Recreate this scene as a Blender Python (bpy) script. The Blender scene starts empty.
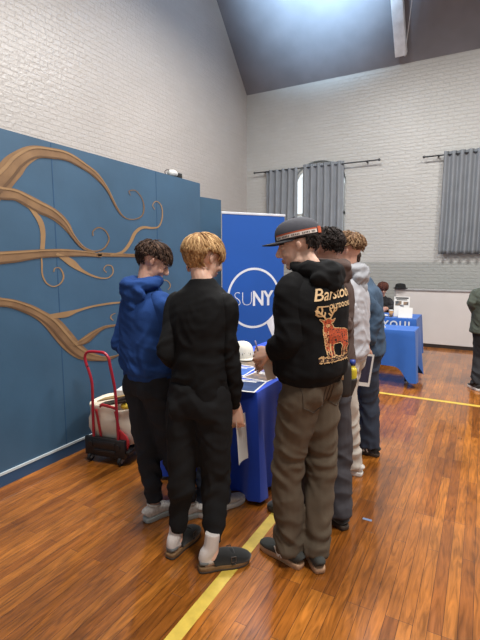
import bpy, bmesh, math, random
from math import sin, cos, pi, radians, atan2, sqrt, exp
from mathutils import Vector, Matrix, noise
from mathutils.bvhtree import BVHTree
random.seed(7)
SC = bpy.context.scene
COL = SC.collection
V = Vector

# ------------------------------------------------------------------ materials
def new_mat(name):
    m = bpy.data.materials.new(name); m.use_nodes = True
    nt = m.node_tree
    return m, nt, nt.nodes['Principled BSDF']
def srgb(c):
    if isinstance(c, str):
        c = [int(c[i:i+2], 16)/255 for i in (0, 2, 4)]
    return tuple((x/12.92 if x <= .04045 else ((x+.055)/1.055)**2.4) for x in c) + (1,)
def N(nt, t, **kw):
    n = nt.nodes.new(t)
    for k, v in kw.items(): setattr(n, k, v)
    return n
def mat(name, col, rough=.6, var=.12, scale=8, bump=0, bscale=60, metal=0, spec=.5, sheen=0, coat=0, col2=None):
    m, nt, p = new_mat(name)
    c = srgb(col)
    tc = N(nt, 'ShaderNodeTexCoord')
    nz = N(nt, 'ShaderNodeTexNoise'); nz.inputs['Scale'].default_value = scale; nz.inputs['Detail'].default_value = 5
    nt.links.new(tc.outputs['Object'], nz.inputs['Vector'])
    cr = N(nt, 'ShaderNodeValToRGB')
    cr.color_ramp.elements[0].position = .3; cr.color_ramp.elements[1].position = .7
    c2 = srgb(col2) if col2 else tuple(min(1, x*(1+var)) for x in c[:3]) + (1,)
    c1 = c if col2 else tuple(x*(1-var) for x in c[:3]) + (1,)
    cr.color_ramp.elements[0].color = c1; cr.color_ramp.elements[1].color = c2
    nt.links.new(nz.outputs['Fac'], cr.inputs['Fac']); nt.links.new(cr.outputs['Color'], p.inputs['Base Color'])
    p.inputs['Roughness'].default_value = rough; p.inputs['Metallic'].default_value = metal
    p.inputs['Specular IOR Level'].default_value = spec
    if sheen: p.inputs['Sheen Weight'].default_value = sheen; p.inputs['Sheen Roughness'].default_value = .5
    if coat: p.inputs['Coat Weight'].default_value = coat; p.inputs['Coat Roughness'].default_value = .15
    if bump:
        n2 = N(nt, 'ShaderNodeTexNoise'); n2.inputs['Scale'].default_value = bscale; n2.inputs['Detail'].default_value = 3
        nt.links.new(tc.outputs['Object'], n2.inputs['Vector'])
        b = N(nt, 'ShaderNodeBump'); b.inputs['Strength'].default_value = bump; b.inputs['Distance'].default_value = .004
        nt.links.new(n2.outputs['Fac'], b.inputs['Height']); nt.links.new(b.outputs['Normal'], p.inputs['Normal'])
    return m

def brick_mat(name, axes, top, low, zsplit=None, rough=.42):
    """painted brick: axes = which object axes run along / up the wall"""
    m, nt, p = new_mat(name)
    tc = N(nt, 'ShaderNodeTexCoord'); sp = N(nt, 'ShaderNodeSeparateXYZ'); cb = N(nt, 'ShaderNodeCombineXYZ')
    nt.links.new(tc.outputs['Object'], sp.inputs[0])
    nt.links.new(sp.outputs[axes[0]], cb.inputs[0]); nt.links.new(sp.outputs[axes[1]], cb.inputs[1])
    br = N(nt, 'ShaderNodeTexBrick')
    br.inputs['Scale'].default_value = 1; br.inputs['Brick Width'].default_value = .21; br.inputs['Row Height'].default_value = .067
    br.inputs['Mortar Size'].default_value = .007; br.inputs['Mortar Smooth'].default_value = .35; br.inputs['Bias'].default_value = 0
    br.inputs['Color1'].default_value = (1, 1, 1, 1); br.inputs['Color2'].default_value = (.96, .96, .96, 1); br.inputs['Mortar'].default_value = (.95, .95, .95, 1)
    # wobble so courses are not ruler straight
    nz = N(nt, 'ShaderNodeTexNoise'); nz.inputs['Scale'].default_value = 7; nz.inputs['Detail'].default_value = 4
    nt.links.new(tc.outputs['Object'], nz.inputs['Vector'])
    vm = N(nt, 'ShaderNodeVectorMath', operation='MULTIPLY_ADD'); vm.inputs[1].default_value = (.03, .022, 0)
    nt.links.new(nz.outputs['Color'], vm.inputs[0]); nt.links.new(cb.outputs[0], vm.inputs[2])
    nt.links.new(vm.outputs[0], br.inputs['Vector'])
    base = N(nt, 'ShaderNodeMix', data_type='RGBA')
    base.inputs['A'].default_value = srgb(low); base.inputs['B'].default_value = srgb(top)
    if zsplit is not None:
        gt = N(nt, 'ShaderNodeMath', operation='GREATER_THAN'); gt.inputs[1].default_value = zsplit
        nt.links.new(sp.outputs[2], gt.inputs[0]); nt.links.new(gt.outputs[0], base.inputs['Factor'])
    else:
        base.inputs['Factor'].default_value = 1
    mu = N(nt, 'ShaderNodeMix', data_type='RGBA', blend_type='MULTIPLY'); mu.inputs['Factor'].default_value = 1
    nt.links.new(base.outputs['Result'], mu.inputs['A']); nt.links.new(br.outputs['Color'], mu.inputs['B'])
    n3 = N(nt, 'ShaderNodeTexNoise'); n3.inputs['Scale'].default_value = 1.3; n3.inputs['Detail'].default_value = 6
    nt.links.new(tc.outputs['Object'], n3.inputs['Vector'])
    mr = N(nt, 'ShaderNodeMapRange'); mr.inputs['To Min'].default_value = .9; mr.inputs['To Max'].default_value = 1.08
    nt.links.new(n3.outputs['Fac'], mr.inputs['Value'])
    m2 = N(nt, 'ShaderNodeMix', data_type='RGBA', blend_type='MULTIPLY'); m2.inputs['Factor'].default_value = 1
    nt.links.new(mu.outputs['Result'], m2.inputs['A']); nt.links.new(mr.outputs['Result'], m2.inputs['B'])
    nt.links.new(m2.outputs['Result'], p.inputs['Base Color'])
    p.inputs['Roughness'].default_value = rough
    inv = N(nt, 'ShaderNodeMath', operation='SUBTRACT'); inv.inputs[0].default_value = 1
    nt.links.new(br.outputs['Fac'], inv.inputs[1])
    n4 = N(nt, 'ShaderNodeTexNoise'); n4.inputs['Scale'].default_value = 22; n4.inputs['Detail'].default_value = 4
    nt.links.new(tc.outputs['Object'], n4.inputs['Vector'])
    ad = N(nt, 'ShaderNodeMath', operation='MULTIPLY_ADD'); ad.inputs[1].default_value = 1.3
    nt.links.new(n4.outputs['Fac'], ad.inputs[0]); nt.links.new(inv.outputs[0], ad.inputs[2])
    b = N(nt, 'ShaderNodeBump'); b.inputs['Strength'].default_value = .6; b.inputs['Distance'].default_value = .012
    nt.links.new(ad.outputs[0], b.inputs['Height']); nt.links.new(b.outputs['Normal'], p.inputs['Normal'])
    return m

def floor_mat():
    m, nt, p = new_mat('varnished_maple_boards')
    tc = N(nt, 'ShaderNodeTexCoord'); sp = N(nt, 'ShaderNodeSeparateXYZ'); cb = N(nt, 'ShaderNodeCombineXYZ')
    nt.links.new(tc.outputs['Object'], sp.inputs[0])
    nt.links.new(sp.outputs[1], cb.inputs[0]); nt.links.new(sp.outputs[0], cb.inputs[1])
    br = N(nt, 'ShaderNodeTexBrick'); br.offset = .37; br.offset_frequency = 3; br.squash = 1
    br.inputs['Scale'].default_value = 1; br.inputs['Brick Width'].default_value = .95; br.inputs['Row Height'].default_value = .058
    br.inputs['Mortar Size'].default_value = .0013; br.inputs['Mortar Smooth'].default_value = .3; br.inputs['Bias'].default_value = 0
    br.inputs['Color1'].default_value = (0, 0, 0, 1); br.inputs['Color2'].default_value = (1, 1, 1, 1); br.inputs['Mortar'].default_value = (.5, .5, .5, 1)
    nt.links.new(cb.outputs[0], br.inputs['Vector'])
    cr = N(nt, 'ShaderNodeValToRGB'); e = cr.color_ramp.elements
    e[0].position = 0; e[0].color = srgb(FLOOR[0]); e[1].position = 1; e[1].color = srgb(FLOOR[3])
    x = e.new(.35); x.color = srgb(FLOOR[1]); x = e.new(.7); x.color = srgb(FLOOR[2])
    nt.links.new(br.outputs['Color'], cr.inputs['Fac'])
    # grain, stretched along the boards
    mp = N(nt, 'ShaderNodeMapping'); mp.inputs['Scale'].default_value = (30, 3.0, 1)
    nt.links.new(tc.outputs['Object'], mp.inputs['Vector'])
    g = N(nt, 'ShaderNodeTexNoise'); g.inputs['Scale'].default_value = 1; g.inputs['Detail'].default_value = 7; g.inputs['Distortion'].default_value = 2.4
    nt.links.new(mp.outputs[0], g.inputs['Vector'])
    gr = N(nt, 'ShaderNodeMapRange'); gr.inputs['From Min'].default_value = .3; gr.inputs['From Max'].default_value = .7
    gr.inputs['To Min'].default_value = .55; gr.inputs['To Max'].default_value = 1.35
    nt.links.new(g.outputs['Fac'], gr.inputs['Value'])
    mx = N(nt, 'ShaderNodeMix', data_type='RGBA', blend_type='MULTIPLY'); mx.inputs['Factor'].default_value = 1
    nt.links.new(cr.outputs['Color'], mx.inputs['A']); nt.links.new(gr.outputs['Result'], mx.inputs['B'])
    # broad worn patches
    g2 = N(nt, 'ShaderNodeTexNoise'); g2.inputs['Scale'].default_value = 2.2; g2.inputs['Detail'].default_value = 4
    nt.links.new(tc.outputs['Object'], g2.inputs['Vector'])
    r2 = N(nt, 'ShaderNodeMapRange'); r2.inputs['From Min'].default_value = .3; r2.inputs['From Max'].default_value = .7; r2.inputs['To Min'].default_value = .75; r2.inputs['To Max'].default_value = 1.25
    nt.links.new(g2.outputs['Fac'], r2.inputs['Value'])
    m2 = N(nt, 'ShaderNodeMix', data_type='RGBA', blend_type='MULTIPLY'); m2.inputs['Factor'].default_value = 1
    nt.links.new(mx.outputs['Result'], m2.inputs['A']); nt.links.new(r2.outputs['Result'], m2.inputs['B'])
    # dark seams
    m3 = N(nt, 'ShaderNodeMix', data_type='RGBA'); m3.inputs['B'].default_value = srgb('3a1a08')
    nt.links.new(br.outputs['Fac'], m3.inputs['Factor']); nt.links.new(m2.outputs['Result'], m3.inputs['A'])
    nt.links.new(m3.outputs['Result'], p.inputs['Base Color'])
    rr = N(nt, 'ShaderNodeMapRange'); rr.inputs['To Min'].default_value = .22; rr.inputs['To Max'].default_value = .42
    nt.links.new(g.outputs['Fac'], rr.inputs['Value']); nt.links.new(rr.outputs['Result'], p.inputs['Roughness'])
    p.inputs['Coat Weight'].default_value = .6; p.inputs['Coat Roughness'].default_value = .07
    b = N(nt, 'ShaderNodeBump'); b.inputs['Strength'].default_value = .35; b.inputs['Distance'].default_value = .002; b.invert = True
    ad = N(nt, 'ShaderNodeMath', operation='MULTIPLY_ADD'); ad.inputs[1].default_value = .35
    nt.links.new(g2.outputs['Fac'], ad.inputs[0]); nt.links.new(br.outputs['Fac'], ad.inputs[2])
    nt.links.new(ad.outputs[0], b.inputs['Height']); nt.links.new(b.outputs['Normal'], p.inputs['Normal'])
    return m

# ------------------------------------------------------------------ object helpers
def finish(name, bm, m, parent=None, smooth=True, loc=None, auto=None):
    """link a bmesh (given in WORLD coordinates) as one object; parent space handled here"""
    me = bpy.data.meshes.new(name)
    off = V((0, 0, 0))
    if loc is not None: off = V(loc)
    elif parent is not None: off = world_off(parent)
    for v in bm.verts: v.co -= off
    bm.to_mesh(me); bm.free()
    return finish_me(name, me, m, parent, smooth, loc, auto)
def world_off(o):
    t = V((0, 0, 0))
    while o is not None:
        t += o.location; o = o.parent
    return t
def finish_me(name, me, m, parent=None, smooth=True, loc=None, auto=None):
    o = bpy.data.objects.new(name, me); COL.objects.link(o)
    if m:
        for mm in (m if isinstance(m, (list, tuple)) else [m]): me.materials.append(mm)
    if parent: o.parent = parent
    if loc is not None and parent is None: o.location = loc
    me.polygons.foreach_set('use_smooth', [smooth]*len(me.polygons))
    if auto is not None: me.set_sharp_from_angle(angle=radians(auto))
    return o
def empty(name, loc, label, cat, group=None):
    o = bpy.data.objects.new(name, None); COL.objects.link(o); o.location = loc; o.empty_display_size = .1
    return tag(o, label, cat, group)
def tag(o, label, cat, group=None):
    o['label'] = label; o['category'] = cat
    if group: o['group'] = group
    return o
def struct(o):
    o['kind'] = 'structure'; return o
def box(bm, lo, hi, bev=0, mi=0):
    r = bmesh.ops.create_cube(bm, size=1)
    vs = r['verts']
    for v in vs:
        v.co = V([lo[i] + (v.co[i]+.5)*(hi[i]-lo[i]) for i in range(3)])
    if bev:
        es = list({e for v in vs for e in v.link_edges})
        bmesh.ops.bevel(bm, geom=es, offset=bev, segments=2, affect='EDGES', profile=.5)
    return vs
def obox(bm, c, ax, ay, az, sx, sy, sz, bev=0):
    """oriented box: centre, unit axes, full sizes"""
    tmp = bmesh.new(); box(tmp, (-sx/2, -sy/2, -sz/2), (sx/2, sy/2, sz/2), bev)
    M = Matrix((ax, ay, az)).transposed()
    add_bm(bm, tmp, lambda p: V(c) + M @ p)
def add_bm(bm, src, f):
    mp = {}
    for v in src.verts: mp[v] = bm.verts.new(f(v.co))
    for fa in src.faces:
        try: nf = bm.faces.new([mp[v] for v in fa.verts]); nf.material_index = fa.material_index
        except ValueError: pass
    src.free()
def catmull(pts, k):
    out = []
    n = len(pts)
    for i in range(n-1):
        p0 = pts[max(i-1, 0)]; p1 = pts[i]; p2 = pts[i+1]; p3 = pts[min(i+2, n-1)]
        for j in range(k):
            t = j/k
            out.append([.5*(2*b+(c-a)*t+(2*a-5*b+4*c-d)*t*t+(3*b-a-3*c+d)*t**3) for a, b, c, d in zip(p0, p1, p2, p3)])
    out.append(list(pts[-1]))
    return out
def tube(bm, pts, side=None, n=14, k=4, power=2.0, closed=False, cap=True):
    """pts: list of (x,y,z,ra,rb); side: reference vector for the ra axis (or list)"""
    rows = catmull([list(p) for p in pts], k) if k > 1 else [list(p) for p in pts]
    if closed: rows = rows[:-1]
    m = len(rows); P = [V(r[:3]) for r in rows]
    if side is None: side = V((1, 0, 0)) if abs((P[-1]-P[0]).normalized().x) < .8 else V((0, 1, 0))
    sv = side if isinstance(side, list) else None
    rings = []; prev = None
    for i in range(m):
        if closed: T = (P[(i+1) % m]-P[i-1])
        else: T = P[min(i+1, m-1)]-P[max(i-1, 0)]
        if T.length < 1e-9: T = V((0, 0, 1))
        T.normalize()
        if sv is not None:
            f = i/(m-1)*(len(sv)-1); a = int(min(f, len(sv)-2)); s = sv[a].lerp(sv[a+1], f-a)
        else: s = side if prev is None else prev
        s = s - T*s.dot(T)
        if s.length < 1e-6: s = T.orthogonal()
        s.normalize(); prev = s.copy()
        b = T.cross(s)
        ra, rb = max(rows[i][3], 1e-4), max(rows[i][4], 1e-4)
        ring = []
        for j in range(n):
            a = 2*pi*j/n; c, q = cos(a), sin(a)
            e = 2/power
            x = math.copysign(abs(c)**e, c)*ra; y = math.copysign(abs(q)**e, q)*rb
            ring.append(bm.verts.new(P[i]+s*x+b*y))
        rings.append(ring)
    fs = []
    for i in range(m if closed else m-1):
        A_, B_ = rings[i], rings[(i+1) % m]
        for j in range(n):
            fs.append(bm.faces.new((A_[j], A_[(j+1) % n], B_[(j+1) % n], B_[j])))
    if cap and not closed:
        fs.append(bm.faces.new(rings[0][::-1])); fs.append(bm.faces.new(rings[-1]))
    return fs
def ell(bm, c, r, ax=None, u=14, v=10):
    """ellipsoid: centre, radii, axes (3 vectors)"""
    M = Matrix.Identity(3) if ax is None else Matrix(ax).transposed()
    tmp = bmesh.new(); bmesh.ops.create_uvsphere(tmp, u_segments=u, v_segments=v, radius=1)
    add_bm(bm, tmp, lambda p: V(c) + M @ V((p.x*r[0], p.y*r[1], p.z*r[2])))
def fuse(bm, voxel, it=4, fac=.5):
    """voxel-union everything in the bmesh into ONE continuous surface"""
    bmesh.ops.recalc_face_normals(bm, faces=bm.faces[:])
    me = bpy.data.meshes.new('t'); bm.to_mesh(me); bm.free()
    o = bpy.data.objects.new('t', me); COL.objects.link(o)
    r = o.modifiers.new('r', 'REMESH'); r.mode = 'VOXEL'; r.voxel_size = voxel; r.adaptivity = 0
    s = o.modifiers.new('s', 'SMOOTH'); s.factor = fac; s.iterations = it
    dg = bpy.context.evaluated_depsgraph_get(); dg.update()
    out = bpy.data.meshes.new_from_object(o.evaluated_get(dg))
    bpy.data.objects.remove(o); bpy.data.meshes.remove(me)
    return out
def displace(me, fn):
    import numpy as np
    n = len(me.vertices)
    co = np.empty(n*3); me.vertices.foreach_get('co', co); co = co.reshape(-1, 3)
    no = np.empty(n*3); me.vertices.foreach_get('normal', no); no = no.reshape(-1, 3)
    d = np.array([fn(V(c), V(q)) for c, q in zip(co, no)])
    me.vertices.foreach_set('co', (co+no*d[:, None]).ravel()); me.update()
def finish_split(name, bm, m, parent, **kw):
    """one object for each separate piece of the bmesh"""
    todo = set(bm.verts); out = []
    while todo:
        st = [next(iter(todo))]; isl = set(st)
        while st:
            v = st.pop()
            for e in v.link_edges:
                w = e.other_vert(v)
                if w not in isl: isl.add(w); st.append(w)
        todo -= isl
        nb = bmesh.new(); mp = {v: nb.verts.new(v.co) for v in isl}
        for f in {f for v in isl for f in v.link_faces}: nb.faces.new([mp[v] for v in f.verts])
        out.append(finish(name, nb, m, parent, **kw))
    bm.free(); return out
def shift(me, off):
    me.transform(Matrix.Translation(-V(off)))
def text_mesh(s, size, offset=0, extrude=0, res=4, shear=0, space=1):
    cu = bpy.data.curves.new('t', 'FONT'); cu.body = s; cu.size = size; cu.offset = offset; cu.extrude = extrude
    cu.resolution_u = res; cu.shear = shear; cu.space_character = space; cu.align_x = 'LEFT'
    o = bpy.data.objects.new('t', cu); COL.objects.link(o)
    dg = bpy.context.evaluated_depsgraph_get(); dg.update()
    me = bpy.data.meshes.new_from_object(o.evaluated_get(dg))
    bpy.data.objects.remove(o); bpy.data.curves.remove(cu)
    return me
def text_to(name, s, size, org, ax, ay, m, parent, width=None, offset=0, lift=.001, shear=0, space=1):
    me = text_mesh(s, size, offset, shear=shear, space=space)
    xs = [v.co.x for v in me.vertices]; k = 1
    x0 = min(xs)
    if width: k = width/(max(xs)-x0)
    nz = ax.cross(ay)
    off = world_off(parent)
    for v in me.vertices:
        v.co = V(org) + ax*((v.co.x-x0)*k) + ay*v.co.y + nz*lift - off
    return finish_me(name, me, m, parent, smooth=False)

MURAL = [[[1.623, 1.883, 0.1339], [1.771, 1.977, 0.1308], [1.892, 2.083, 0.12], [2.001, 2.192, 0.1038], [2.081, 2.282, 0.0939], [2.209, 2.365, 0.0845], [2.354, 2.389, 0.079], [2.509, 2.395, 0.0707], [2.674, 2.351, 0.0569], [2.791, 2.304, 0.0487], [2.913, 2.207, 0.0326], [3.019, 2.061, 0.0228], [3.109, 1.986, 0.0139], [3.224, 1.973, 0.0095], [3.347, 2.014, 0.0122], [3.387, 2.099, 0.0123], [3.355, 2.189, 0.0098], [3.27, 2.242, 0.0096], [3.186, 2.224, 0.0094], [3.207, 2.189, 0.0071]], [[1.815, 2.071, 0.0757], [1.929, 2.046, 0.09], [2.053, 2.043, 0.081], [2.207, 1.988, 0.0887], [2.35, 1.941, 0.0767], [2.45, 1.875, 0.0562], [2.526, 1.781, 0.0412], [2.607, 1.705, 0.0327], [2.694, 1.673, 0.0214], [2.772, 1.673, 0.0146], [2.854, 1.701, 0.0148], [2.914, 1.776, 0.0125], [2.878, 1.846, 0.0124], [2.799, 1.872, 0.0122], [2.734, 1.838, 0.0096], [2.732, 1.798, 0.0096]], [[2.126, 1.989, 0.0207], [2.18, 1.939, 0.0356], [2.227, 1.879, 0.0424], [2.246, 1.798, 0.0384], [2.233, 1.674, 0.034]], [[1.597, 1.554, 0.1063], [1.778, 1.595, 0.0974], [1.897, 1.608, 0.0872], [2.023, 1.619, 0.0803], [2.231, 1.642, 0.0637], [2.436, 1.65, 0.0627], [2.633, 1.649, 0.047], [2.818, 1.635, 0.0368], [2.776, 1.643, 0.0389], [2.982, 1.642, 0.0384], [3.243, 1.639, 0.0335], [3.536, 1.635, 0.0254], [3.781, 1.653, 0.0159]], [[2.921, 1.641, 0.0178], [3.078, 1.673, 0.0369], [3.181, 1.76, 0.0378], [3.253, 1.855, 0.0431], [3.361, 1.909, 0.0392], [3.509, 1.914, 0.0303], [3.606, 1.938, 0.0206], [3.662, 2.029, 0.0156], [3.654, 2.14, 0.013], [3.576, 2.18, 0.0128], [3.517, 2.137, 0.0101], [3.546, 2.097, 0.0102]], [[2.356, 1.644, 0.0263], [2.486, 1.58, 0.0499], [2.596, 1.511, 0.0372], [2.744, 1.454, 0.0241], [2.873, 1.44, 0.0149], [2.943, 1.48, 0.0126], [2.939, 1.538, 0.0126], [2.879, 1.553, 0.0124], [2.838, 1.519, 0.0099], [2.869, 1.489, 0.0099]], [[2.219, 1.611, 0.0106], [2.221, 1.569, 0.0127], [2.22, 1.486, 0.0127], [2.253, 1.421, 0.0128], [2.314, 1.393, 0.013], [2.381, 1.416, 0.0132], [2.411, 1.47, 0.0133], [2.383, 1.53, 0.011], [2.336, 1.533, 0.0109], [2.321, 1.505, 0.0087]], [[1.674, 1.352, 0.0806], [1.788, 1.328, 0.0701], [1.874, 1.307, 0.0616], [1.966, 1.288, 0.058], [2.081, 1.242, 0.0617], [2.181, 1.185, 0.0634], [2.287, 1.106, 0.0862], [2.374, 1.005, 0.0941], [2.466, 0.899, 0.0922], [2.565, 0.818, 0.0822], [2.699, 0.761, 0.0594], [2.843, 0.724, 0.0438], [2.993, 0.733, 0.0136]], [[2.246, 1.169, 0.0417], [2.408, 1.166, 0.0474], [2.534, 1.185, 0.0367], [2.696, 1.206, 0.0297], [2.93, 1.215, 0.0268], [3.155, 1.206, 0.0188]], [[2.467, 0.905, 0.0281], [2.598, 0.93, 0.0621], [2.711, 0.978, 0.0468], [2.828, 1.011, 0.0306], [3.013, 1.005, 0.0228]], [[2.962, 1.122, 0.009], [2.909, 1.109, 0.0111], [2.898, 1.083, 0.0111], [2.928, 1.057, 0.0089]], [[3.606, 1.392, 0.0103], [3.68, 1.394, 0.013], [3.746, 1.371, 0.0132], [3.77, 1.325, 0.0133], [3.726, 1.288, 0.0105]]]
JOINTS = {"p2": {"pel": [-1.246, 1.843, 0.873], "neck": [-1.226, 1.854, 1.491], "head": [-1.233, 1.884, 1.595], "el": [[-1.369, 1.753, 1.13], [-1.099, 1.889, 1.117]], "wr": [[-1.422, 1.997, 0.966], [-1.103, 1.978, 0.819]], "kn": [[-1.329, 1.797, 0.447], [-1.176, 1.881, 0.397]], "an": [[-1.383, 1.815, 0.09], [-1.138, 1.794, 0.09]], "yp": 98.6, "yc": 96.6, "yh": 66.6, "ph": 14, "fy": [90.6, 46.6]}, "p1": {"pel": [-1.759, 2.049, 0.858], "neck": [-1.755, 2.051, 1.438], "head": [-1.735, 2.096, 1.58], "el": [[-1.949, 2.036, 1.066], [-1.639, 2.023, 1.067]], "wr": [[-1.975, 2.33, 0.967], [-1.692, 2.313, 0.997]], "kn": [[-1.774, 2.041, 0.434], [-1.648, 2.109, 0.434]], "an": [[-1.698, 2.012, 0.09], [-1.508, 2.128, 0.09]], "yp": 78.6, "yc": 76.6, "yh": 38.6, "ph": 28, "fy": [73.6, 58.6]}, "p3": {"pel": [-0.74, 2.119, 0.964], "neck": [-0.751, 2.113, 1.55], "head": [-0.816, 2.1, 1.659], "el": [[-0.784, 1.947, 1.201], [-0.834, 2.261, 1.13]], "wr": [[-0.918, 1.999, 1.125], [-0.946, 2.178, 1.062]], "kn": [[-0.835, 2.045, 0.502], [-0.705, 2.195, 0.479]], "an": [[-0.806, 2.031, 0.09], [-0.684, 2.078, 0.09]], "yp": 159.6, "yc": 161.6, "yh": 198.6, "ph": 12, "fy": [163.6, 130.6]}, "p4": {"pel": [-0.797, 2.554, 0.887], "neck": [-0.812, 2.546, 1.545], "head": [-0.82, 2.564, 1.65], "el": [[-0.692, 2.497, 1.203], [-0.932, 2.709, 1.08]], "wr": [[-0.79, 2.558, 1.042], [-1.021, 2.66, 0.948]], "kn": [[-0.846, 2.413, 0.466], [-0.727, 2.592, 0.422]], "an": [[-0.928, 2.445, 0.09], [-0.686, 2.487, 0.09]], "yp": 168.6, "yc": 168.6, "yh": 153.6, "ph": 12, "fy": [178.6, 148.6]}, "p5": {"pel": [-0.84, 3.159, 0.891], "neck": [-0.857, 3.15, 1.516], "head": [-0.855, 3.151, 1.657], "el": [[-0.79, 3.015, 1.218], [-0.928, 3.282, 1.183]], "wr": [[-0.828, 3.052, 0.999], [-1.032, 3.282, 0.982]], "kn": [[-0.802, 3.123, 0.469], [-0.881, 3.251, 0.416]], "an": [[-0.775, 3.179, 0.09], [-0.866, 3.207, 0.09]], "yp": 179.6, "yc": 179.6, "yh": 188.6, "ph": 10, "fy": [178.6, 168.6]}, "p7": {"pel": [-0.794, 3.668, 0.858], "neck": [-0.849, 3.638, 1.435], "head": [-0.973, 3.57, 1.58], "el": [[-0.713, 3.53, 1.161], [-0.942, 3.758, 1.132]], "wr": [[-0.765, 3.456, 0.93], [-1.042, 3.76, 0.995]], "kn": [[-0.761, 3.629, 0.43], [-0.847, 3.753, 0.382]], "an": [[-0.73, 3.581, 0.09], [-0.805, 3.587, 0.09]], "yp": 182.6, "yc": 182.6, "yh": 188.6, "ph": 15, "fy": [168.6, 173.6]}, "p6": {"pel": [-1.436, 2.27, 0.834], "neck": [-1.458, 2.257, 1.394], "head": [-1.494, 2.238, 1.544], "el": [[-1.509, 2.23, 1.093], [-1.348, 2.318, 1.093]], "wr": [[-1.604, 2.463, 0.958], [-1.509, 2.514, 0.958]], "kn": [[-1.461, 2.256, 0.364], [-1.4, 2.289, 0.364]], "an": [[-1.452, 2.213, 0.09], [-1.387, 2.289, 0.09]], "yp": 93.6, "yc": 93.6, "yh": 123.6, "ph": 15, "fy": [98.6, 68.6]}, "p10": {"pel": [0.09, 6.303, 0.735], "neck": [0.088, 6.302, 1.285], "head": [0.099, 6.307, 1.458], "el": [[-0.095, 6.202, 1.074], [0.265, 6.398, 1.074]], "wr": [[-0.018, 6.358, 0.874], [0.217, 6.509, 0.871]], "kn": [[0.036, 6.273, 0.377], [0.169, 6.346, 0.377]], "an": [[0.022, 6.109, 0.09], [0.196, 6.204, 0.09]], "yp": 108.6, "yc": 108.6, "yh": 108.6, "ph": 10, "fy": [118.6, 108.6]}, "p8": {"pel": [-1.486, 8.062, 0.11], "neck": [-1.513, 8.048, 0.845], "head": [-1.527, 7.983, 1.078], "el": [[-1.629, 7.927, 0.478], [-1.35, 8.079, 0.478]], "wr": [[-1.493, 7.774, 0.419], [-1.372, 7.839, 0.419]], "kn": [[-1.457, 7.565, 0.143], [-1.339, 7.63, 0.143]], "an": [[-1.273, 6.73, 0.09], [-1.168, 6.787, 0.09]], "yp": 298.6, "yc": 298.6, "yh": 298.6, "ph": 15, "fy": [298.6, 298.6]}}
# ------------------------------------------------------------------ the setting
FLOOR = ('7c4513', '95571a', 'a36322', '884d17')
M_floor = floor_mat()
M_brickY = brick_mat('white_painted_brick_left', (1, 2), 'bfb9b4', 'bfb9b4', rough=.36)
M_brickX = brick_mat('white_painted_brick_back', (0, 2), 'c0c0bd', 'a6a8a5', 1.58, rough=.36)
M_ceil = mat('dark_painted_ceiling', '7c7c82', .75, .1, 2)
M_blueboard = mat('blue_painted_board', '385770', .55, .12, 2.2, bump=.25, bscale=14)
M_bluebase = mat('dark_blue_baseboard', '28496a', .5, .12, 4)
M_seam = mat('board_joint', '264a6c', .7)
M_mural = mat('brown_mural_paint', '705338', .65, .1, 7, col2='8b6b49')
M_mural_hi = mat('light_tan_mural_paint', '94744f', .6, .1, 9)
M_mural_lo = mat('dark_brown_mural_paint', '5f452d', .6, .1, 9)
M_whiteline = mat('pale_painted_line', 'b9c4c8', .6)
M_tape = mat('yellow_floor_tape', 'cdb04a', .45, .12, 20)

bm = bmesh.new(); box(bm, (-6, -2.5, -.06), (5, 9.9, 0)); struct(finish('floor', bm, M_floor, smooth=False))
bm = bmesh.new()
for (x0, y0, x1, y1) in ((-1.085, .4, -1.02, 5.45), (-1.085, 5.385, 2.6, 5.45)):
    box(bm, (x0, y0, 0), (x1, y1, .0012))
struct(finish('trim_1', bm, M_tape, smooth=False))

# gable end wall (left), far wall, pitched ceiling
bm = bmesh.new()
vs = [(-5, 9.5, -.05), (-5, -2.5, -.05), (-5, -2.5, 5.6), (-5, .5, 8.8), (-5, 3.9, 11.3), (-5, 9.5, 5.4)]
a = [bm.verts.new(v) for v in vs]; b = [bm.verts.new((v[0]-.25, v[1], v[2])) for v in vs]
bm.faces.new(a[::-1]); bm.faces.new(b)
for i in range(len(vs)): bm.faces.new((a[i], a[(i+1) % 6], b[(i+1) % 6], b[i]))
bmesh.ops.recalc_face_normals(bm, faces=bm.faces[:])
struct(finish('wall_left', bm, M_brickY, smooth=False))
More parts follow.
